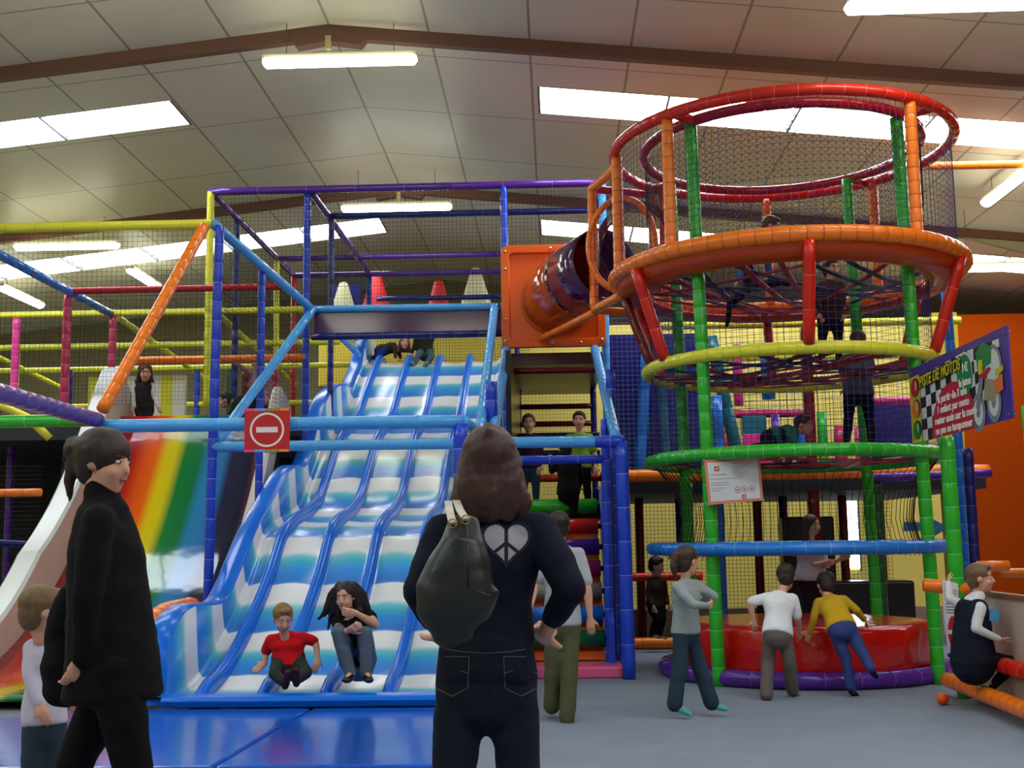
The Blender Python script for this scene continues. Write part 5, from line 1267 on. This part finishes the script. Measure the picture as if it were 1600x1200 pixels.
# 5 young woman squatting on the slide
def hair5(Hr,hc,hs,fd,hu,q):
    for p in ([(532,915),(518,930),(508,955),(500,968)],[(535,920),(524,945),(517,965),(512,985)],[(530,918),(519,938),(506,960),(496,968)],[(552,915),(566,928),(574,945),(580,958)],[(556,925),(568,945),(572,962),(578,975)]):
        q_=[P(a,b,9.22+.03*i) for i,(a,b) in enumerate(p)]; Hr.loft([(q_[0],.04,.035),(q_[1],.035,.03),(q_[2],.022,.018),(q_[3],.006,.006)],(1,0,0),10)
person('young woman with long dark hair squatting at the wave slide foot in grey jeans',9.3,
  dict(head=(541,932,-.12),neck=(547,956,-.04),sl=(530,966,.0),sr=(574,960,.03),el=(528,990,-.12),er=(586,976,-.1),wl=(545,985,-.24),wr=(556,958,-.24),hrd=(541,957,-.26),hl=(546,1032,.12),hr=(572,1032,.12),kl=(529,986,-.2),kr=(571,990,-.2),al=(548,1053,-.16),ar=(573,1053,-.16),tl=(541,1063,-.3),tr=(577,1063,-.3)),
  .93,cloth('black_top',(20,20,24)),cloth('grey_denim',(92,104,114)),hairm((34,24,22)),face=(-.3,-.93,-.15),shoe=mat('black_shoe',(20,20,22)),vox=.007,hk=.98,sleeve=.16,hem=-.02,names=('top','jeans'),hairstyle='bob',extra=hair5,curl=1.1)
# 6 two children at the top of the slide
person('child in dark top and jeans sitting on the crest of the wave slide',18.75,
  dict(head=(663,509),neck=(664,521),sl=(652,525),sr=(677,525),el=(648,540),er=(688,521,-.05),wl=(643,552,-.1),wr=(694,521,-.15),hl=(658,551),hr=(671,551),kl=(652,558,-.3),kr=(674,558,-.3),al=(646,571,-.45),ar=(664,572,-.45),tl=(643,566,-.6),tr=(668,566,-.6)),
  .8,cloth('charcoal',(48,42,40)),cloth('blue_jeans',(62,88,104)),hairm((60,44,34)),face=(0,-1,0),shoe=mat('pale_sole',(150,150,135),rough=.7),vox=.012,names=('sweater','jeans'))
person('girl with reddish brown hair leaning on the platform at the top of the wave slide',18.9,
  dict(head=(632,535,-.2),neck=(622,539,-.1),sl=(616,539,-.12),sr=(617,545,.12),el=(618,551,-.2),er=(624,552,.1),wl=(618,559,-.22),wr=(626,560,.05),hl=(598,546,-.05),hr=(597,548,.1),kl=(592,556,-.1),kr=(591,556,.15),al=(582,560,.1),ar=(580,560,.3)),
  .78,cloth('olive_brown',(58,48,34)),cloth('blue_trousers',(36,60,130)),hairm((104,52,34)),face=(.35,-.9,-.1),vox=.012,hairstyle='bob',names=('cardigan','trousers'))
# 7 rainbow slide top
def band7(Hr,hc,hs,fd,hu,q): pass
rr7,j7,_,_=person('girl with pink headband, dark vest and white sleeves at the rainbow slide top',14.75,
  dict(head=(227,583,-.05),neck=(225,598),sl=(214,604),sr=(237,603),el=(210,622,-.03),er=(242,620,-.03),wl=(208,636,-.08),wr=(247,635,-.08),hl=(220,642),hr=(231,642),kl=(219,656,-.15),kr=(232,656,-.15),al=(219,657,.15),ar=(232,657,.15)),
  .72,cloth('white_sleeves',(205,205,205)),cloth('dark_leggings',(30,30,36)),hairm((52,36,32)),face=(.45,-.85,-.2),vox=.011,hairstyle='bob',names=('blouse','leggings'),hk=.98)
Bl=Blob(); S7=(j7['sl']+j7['sr'])/2;H7=(j7['hl']+j7['hr'])/2
Bl.loft([(H7.lerp(S7,-.05),.125,.105),(H7.lerp(S7,.5),.12,.10),(H7.lerp(S7,.93),.13,.095)],(1,0,0)); Bl.build('vest',cloth('dark_vest',(36,34,34)),rr7,.01,3,fold=.005)
h7=j7['head']; Bl=MB(); Bl.tube([h7+Vector((.088*math.cos(a),-.02,.03+.095*math.sin(a))) for a in [math.pi*i/12 for i in range(13)]],.014,8).build('headband',mat('pink_band',(205,60,130),rough=.5),rr7)
person('child in pink leaning over the far corner of the rainbow slide platform',15.6,
  dict(head=(402,563),neck=(405,577),sl=(392,584,-.05),sr=(417,586,.05),el=(382,578,-.1),er=(421,604,.0),wl=(370,568,-.15),wr=(417,620,-.1),hl=(398,630),hr=(412,632),kl=(396,648),kr=(412,650),al=(396,666,.1),ar=(412,666,.1)),
  .78,cloth('dusty_pink',(150,110,124)),cloth('dark_leggings',(30,30,36)),hairm((60,46,38)),face=(-.7,-.5,-.3),vox=.012,hk=.98)
person('crouching child in dark green clothes behind the blue post of the rainbow slide',15.4,
  dict(head=(352,625),neck=(360,628),sl=(368,630,-.1),sr=(370,634,.1),el=(362,644,-.12),er=(362,648,.1),wl=(350,654,-.15),wr=(352,656,.1),hl=(390,622,-.08),hr=(391,624,.08),kl=(386,652,-.1),kr=(388,654,.1),al=(404,660,-.08),ar=(406,662,.1)),
  .8,cloth('dark_green_top',(26,40,36)),cloth('dark_leggings',(30,30,36)),hairm((40,32,26)),face=(-.9,-.3,-.2),vox=.012)
# 8 stairs
person('girl in dark purple top and jeans standing left on the stair landing',13.75,
  dict(head=(826,661),neck=(827,677),sl=(814,686),sr=(841,686),el=(810,706),er=(845,706),wl=(812,727,-.05),wr=(843,727,-.05),hl=(820,727),hr=(835,727),kl=(819,757),kr=(837,757),al=(817,785),ar=(838,785)),
  .8,cloth('plum_top',(52,32,52)),cloth('mid_jeans',(52,66,84)),hairm((62,46,36)),face=(.05,-1,-.05),shoe=BK,vox=.011,hairstyle='pony',names=('top','jeans'))
person('boy in bright green and yellow shirt standing right on the stair landing',13.75,
  dict(head=(905,657),neck=(906,675),sl=(890,684),sr=(922,684),el=(887,706,-.05),er=(929,706),wl=(892,724,-.12),wr=(930,728,-.05),hl=(897,727),hr=(915,727),kl=(897,757),kr=(917,757),al=(896,785),ar=(919,785)),
  .84,mat('lime_shirt',(120,165,50),rough=.8),cloth('black_trousers2',(20,20,24)),hairm((44,30,24)),face=(-.1,-1,-.05),shoe=BK,vox=.011,sleeve=.4,names=('shirt','trousers'))
person('child dressed all in black climbing the roller stairs, holding the blue rail',13.2,
  dict(head=(884,702,-.02),neck=(886,716),sl=(872,724),sr=(902,724),el=(862,736,.05),er=(908,744,.1),wl=(860,718,.15),wr=(905,760,.2),hl=(880,768),hr=(896,768),kl=(882,790,.15),kr=(896,796),al=(884,816,.1),ar=(893,822,.0)),
  .8,cloth('black_wool',(13,13,15)),cloth('black_trousers',(11,11,14)),hairm((26,22,20)),face=(0,1,0),vox=.011,names=('jacket','trousers'),curl=1.2)
# 9 boy in grey shirt
person('older boy in light grey t-shirt and khaki cargo trousers walking to the stairs',8.85,
  dict(head=(873,822,-.02),neck=(876,849),sl=(850,866),sr=(904,866),el=(836,912,.0),er=(918,918,-.04),wl=(828,950,-.1),wr=(922,966,-.02),hl=(866,972),hr=(892,972),kl=(864,1040,.0),kr=(890,1042,-.05),al=(862,1104,.06),ar=(886,1122,-.08),tl=(862,1112,.22),tr=(884,1133,.08)),
  .88,cloth('light_grey_marl',(168,174,178)),cloth('khaki',(82,84,58)),hairm((42,32,28)),face=(-.15,1,.02),shoe=BK,vox=.008,sleeve=.4,hem=-.04,flare=1.45,names=('t_shirt','cargo_trousers'),detail=False)
# 10 girl with ponytail
person('girl with a ponytail in grey sweatshirt, flared jeans and turquoise socks',8.95,
  dict(head=(1074,876),neck=(1071,904),sl=(1058,918,-.1),sr=(1086,914,.1),el=(1084,945,-.2),er=(1116,932,.04),wl=(1104,946,-.16),wr=(1098,938,.12),hld=(1114,943,-.12),hl=(1064,985,-.04),hr=(1079,985,.06),kl=(1062,1042,-.05),kr=(1092,1040,.05),al=(1054,1100,-.05),ar=(1112,1098,.05),tl=(1078,1116,-.07),tr=(1134,1108,.04)),
  .72,cloth('heather_grey',(146,156,156)),cloth('flared_denim',(42,60,72)),hairm((62,44,32)),face=(.75,.6,-.1),shoe=mat('turquoise_socks',(70,165,165),rough=.9),vox=.008,hk=.98,hem=-.05,flare=1.75,names=('sweatshirt','flared_jeans'),hairstyle='pony',curl=.9)
# 11 boy in white bending
person('boy in white t-shirt and taupe trousers bending over the red soft drum',9.95,
  dict(head=(1228,902,.25),neck=(1222,922,.2),sl=(1196,934,.16),sr=(1239,936,.16),el=(1172,942,.12),er=(1246,966,.16),wl=(1177,968,.14),wr=(1249,988,.25),hl=(1204,990,.0),hr=(1226,990,.0),kl=(1200,1034,.04),kr=(1233,1032,.0),al=(1197,1086,-.1),ar=(1238,1078,.1),tl=(1193,1098,.0),tr=(1246,1086,.2)),
  .76,cloth('white_cotton',(222,226,232)),cloth('taupe_twill',(98,90,86)),hairm((46,34,26)),face=(.15,.9,-.35),shoe=mat('beige_socks',(140,130,112),rough=.9),vox=.008,hk=.97,sleeve=.42,hem=-.04,flare=1.5,names=('t_shirt','trousers'),detail=False)
# 12 boy in mustard
person('child in mustard sweater and blue jeans leaning onto the drum with one leg lifted back',10.1,
  dict(head=(1291,914,.35),neck=(1291,930,.28),sl=(1279,942,.22),sr=(1318,938,.22),el=(1272,966,.2),er=(1338,954,.2),wl=(1265,988,.25),wr=(1350,968,.3),hl=(1304,982,.0),hr=(1326,979,.0),kl=(1322,1030,-.02),kr=(1346,1018,-.1),al=(1331,1078,-.06),ar=(1361,1044,-.3),tl=(1341,1090,.05),tr=(1369,1058,-.28)),
  .74,cloth('mustard_knit',(196,158,34)),cloth('bright_denim',(52,66,122)),hairm((40,28,22)),face=(-.05,.92,-.38),shoe=cloth('navy_socks',(22,26,44)),vox=.008,hk=.97,hem=-.02,flare=1.15,names=('sweater','jeans'),detail=False)
# 13 boy on the red bar
rr13,j13,_,_=person('boy sitting on the red padded rail at right, navy hooded vest over white sleeves',9.15,
  dict(head=(1532,903),neck=(1524,932),sl=(1506,946,.12),sr=(1532,950,-.12),el=(1484,936,.2),er=(1524,982,-.16),wl=(1482,912,.3),wr=(1560,998,-.16),hl=(1520,1022,.06),hr=(1520,1026,-.08),kl=(1560,1034,.1),kr=(1586,1036,-.08),al=(1500,1018,.3),ar=(1556,1066,-.0),tl=(1484,1024,.3),tr=(1545,1078,-.0)),
  .74,cloth('white_sleeves',(205,205,205)),cloth('black_joggers',(20,20,26)),hairm((110,84,56)),face=(.93,-.35,-.03),shoe=cloth('black_socks',(26,26,28)),vox=.008,hk=.97,names=('sweater','joggers'),curl=.3)
Bl=Blob(); S=(j13['sl']+j13['sr'])/2;H=(j13['hl']+j13['hr'])/2; la=(j13['sr']-j13['sl']).normalized()
Bl.loft([(H.lerp(S,-.15),.17,.165),(H.lerp(S,.4),.155,.145),(H.lerp(S,.9),.15,.12)],la); Bl.build('vest',cloth('navy_vest',(20,26,42)),rr13,.009,3,fold=.005)
Bl=Blob(); nk=j13['neck']; Bl.loft([(nk+Vector((.02,0,.0)),.065,.05),(nk+Vector((-.05,-.02,-.05)),.085,.06),(nk+Vector((-.075,-.03,-.13)),.06,.035)],la); Bl.build('hood',cloth('white_sleeves',(205,205,205)),rr13,.008,3,fold=.004)
Bl=Blob(); e=j13['sr'].lerp(H,.25)+la*.045+Vector((.02,0,0)); MB().slab([P(1527,948,9.15)+la*.19,P(1541,951,9.15)+la*.19,P(1539,968,9.15)+la*.19,P(1526,966,9.15)+la*.19],-la*.012).build('chest_badge',mat('blue_badge',(60,140,190),rough=.6),rr13,smooth=False)
# 14 inside and around the tower
person('woman with brown hair and white top in the gloom behind the blue ring, dark trousers',13.35,
  dict(head=(1268,820),neck=(1266,845),sl=(1250,858,.05),sr=(1282,858,-.05),el=(1256,884,.0),er=(1288,884,-.1),wl=(1285,880,-.2),wr=(1312,874,-.25),hl=(1256,902),hr=(1278,902),kl=(1268,955,-.1),kr=(1290,955,-.1),al=(1262,1008),ar=(1284,1008)),
  .92,cloth('white_top',(190,186,192)),cloth('plum_skirt',(36,22,32)),hairm((58,38,32)),face=(.8,-.5,-.1),vox=.012,sleeve=.4,hairstyle='long',names=('top','trousers'),tight=.026)
person('child in blue top crawling on the orange ring webbing high in the tower',11.9,
  dict(head=(1205,354),neck=(1194,362),sl=(1184,364,-.1),sr=(1186,368,.12),el=(1166,408,-.15),er=(1200,412,.15),wl=(1152,440,-.18),wr=(1205,445,.2),hl=(1150,380,-.08),hr=(1152,382,.1),kl=(1172,446,-.1),kr=(1180,448,.12),al=(1140,478,-.12),ar=(1222,440,.2),tl=(1136,508,-.12)),
  .84,mat('bright_blue_top',(30,100,170),rough=.8),cloth('dark_navy_trousers',(22,26,44)),hairm((84,64,48)),face=(.85,-.3,-.3),shoe=cloth('black_socks',(26,26,28)),vox=.011,names=('top','trousers'))
person('child in grey shirt and navy trousers standing on the green ring level',12.1,
  dict(head=(1340,533),neck=(1340,550),sl=(1322,560),sr=(1358,560),el=(1316,584),er=(1362,584),wl=(1320,606,.05),wr=(1360,606,.05),hl=(1329,612),hr=(1353,612),kl=(1326,650),kr=(1358,650),al=(1323,688),ar=(1362,688)),
  .84,cloth('slate_grey',(88,96,112)),cloth('dark_navy_trousers',(22,26,44)),hairm((70,56,46)),face=(0,1,0),vox=.011,names=('shirt','trousers'),detail=False,sleeve=.4)
person('child in dark navy clothes standing on the yellow ring level under the orange webbing',12.2,
  dict(head=(1298,420),neck=(1298,437),sl=(1282,446),sr=(1314,446),el=(1276,468),er=(1318,468),wl=(1282,488,-.05),wr=(1314,488,-.05),hl=(1287,496),hr=(1308,496),kl=(1285,530),kr=(1310,530),al=(1284,562),ar=(1311,562)),
  .78,cloth('dark_brown_top',(70,50,44)),cloth('dark_navy_trousers',(22,26,44)),hairm((50,38,30)),face=(.4,-.8,-.1),vox=.012,names=('shirt','trousers'))
person('child in dark green top crawling on the green ring level inside the tower',12.2,
  dict(head=(1256,664),neck=(1246,672),sl=(1238,674,-.12),sr=(1240,678,.12),el=(1240,690,-.15),er=(1242,692,.14),wl=(1250,700,-.15),wr=(1252,700,.15),hl=(1208,682,-.08),hr=(1209,684,.08),kl=(1200,698,-.1),kr=(1202,699,.1),al=(1178,698,-.1),ar=(1180,699,.1)),
  .8,mat('deep_green_top',(20,110,84),rough=.8),cloth('dark_navy_trousers',(22,26,44)),hairm((60,40,40)),face=(.8,-.5,-.1),vox=.012,names=('top','trousers'))
person('child in dark brown clothes in the shadow just left of the tower base',14.1,
  dict(head=(1026,884),neck=(1024,899),sl=(1016,907,.05),sr=(1036,908,-.05),el=(1012,928),er=(1040,928),wl=(1020,946,-.1),wr=(1044,944,-.1),hl=(1018,945),hr=(1031,945),kl=(1026,968,-.1),kr=(1036,966,-.1),al=(1018,992),ar=(1030,994)),
  .72,cloth('dark_brown_top',(70,50,44)),cloth('black_trousers',(11,11,14)),hairm((40,30,26)),face=(.8,-.4,-.2),vox=.012)
bpy.data.scenes.remove(TMP)
bpy.data.scenes.remove(TXT)
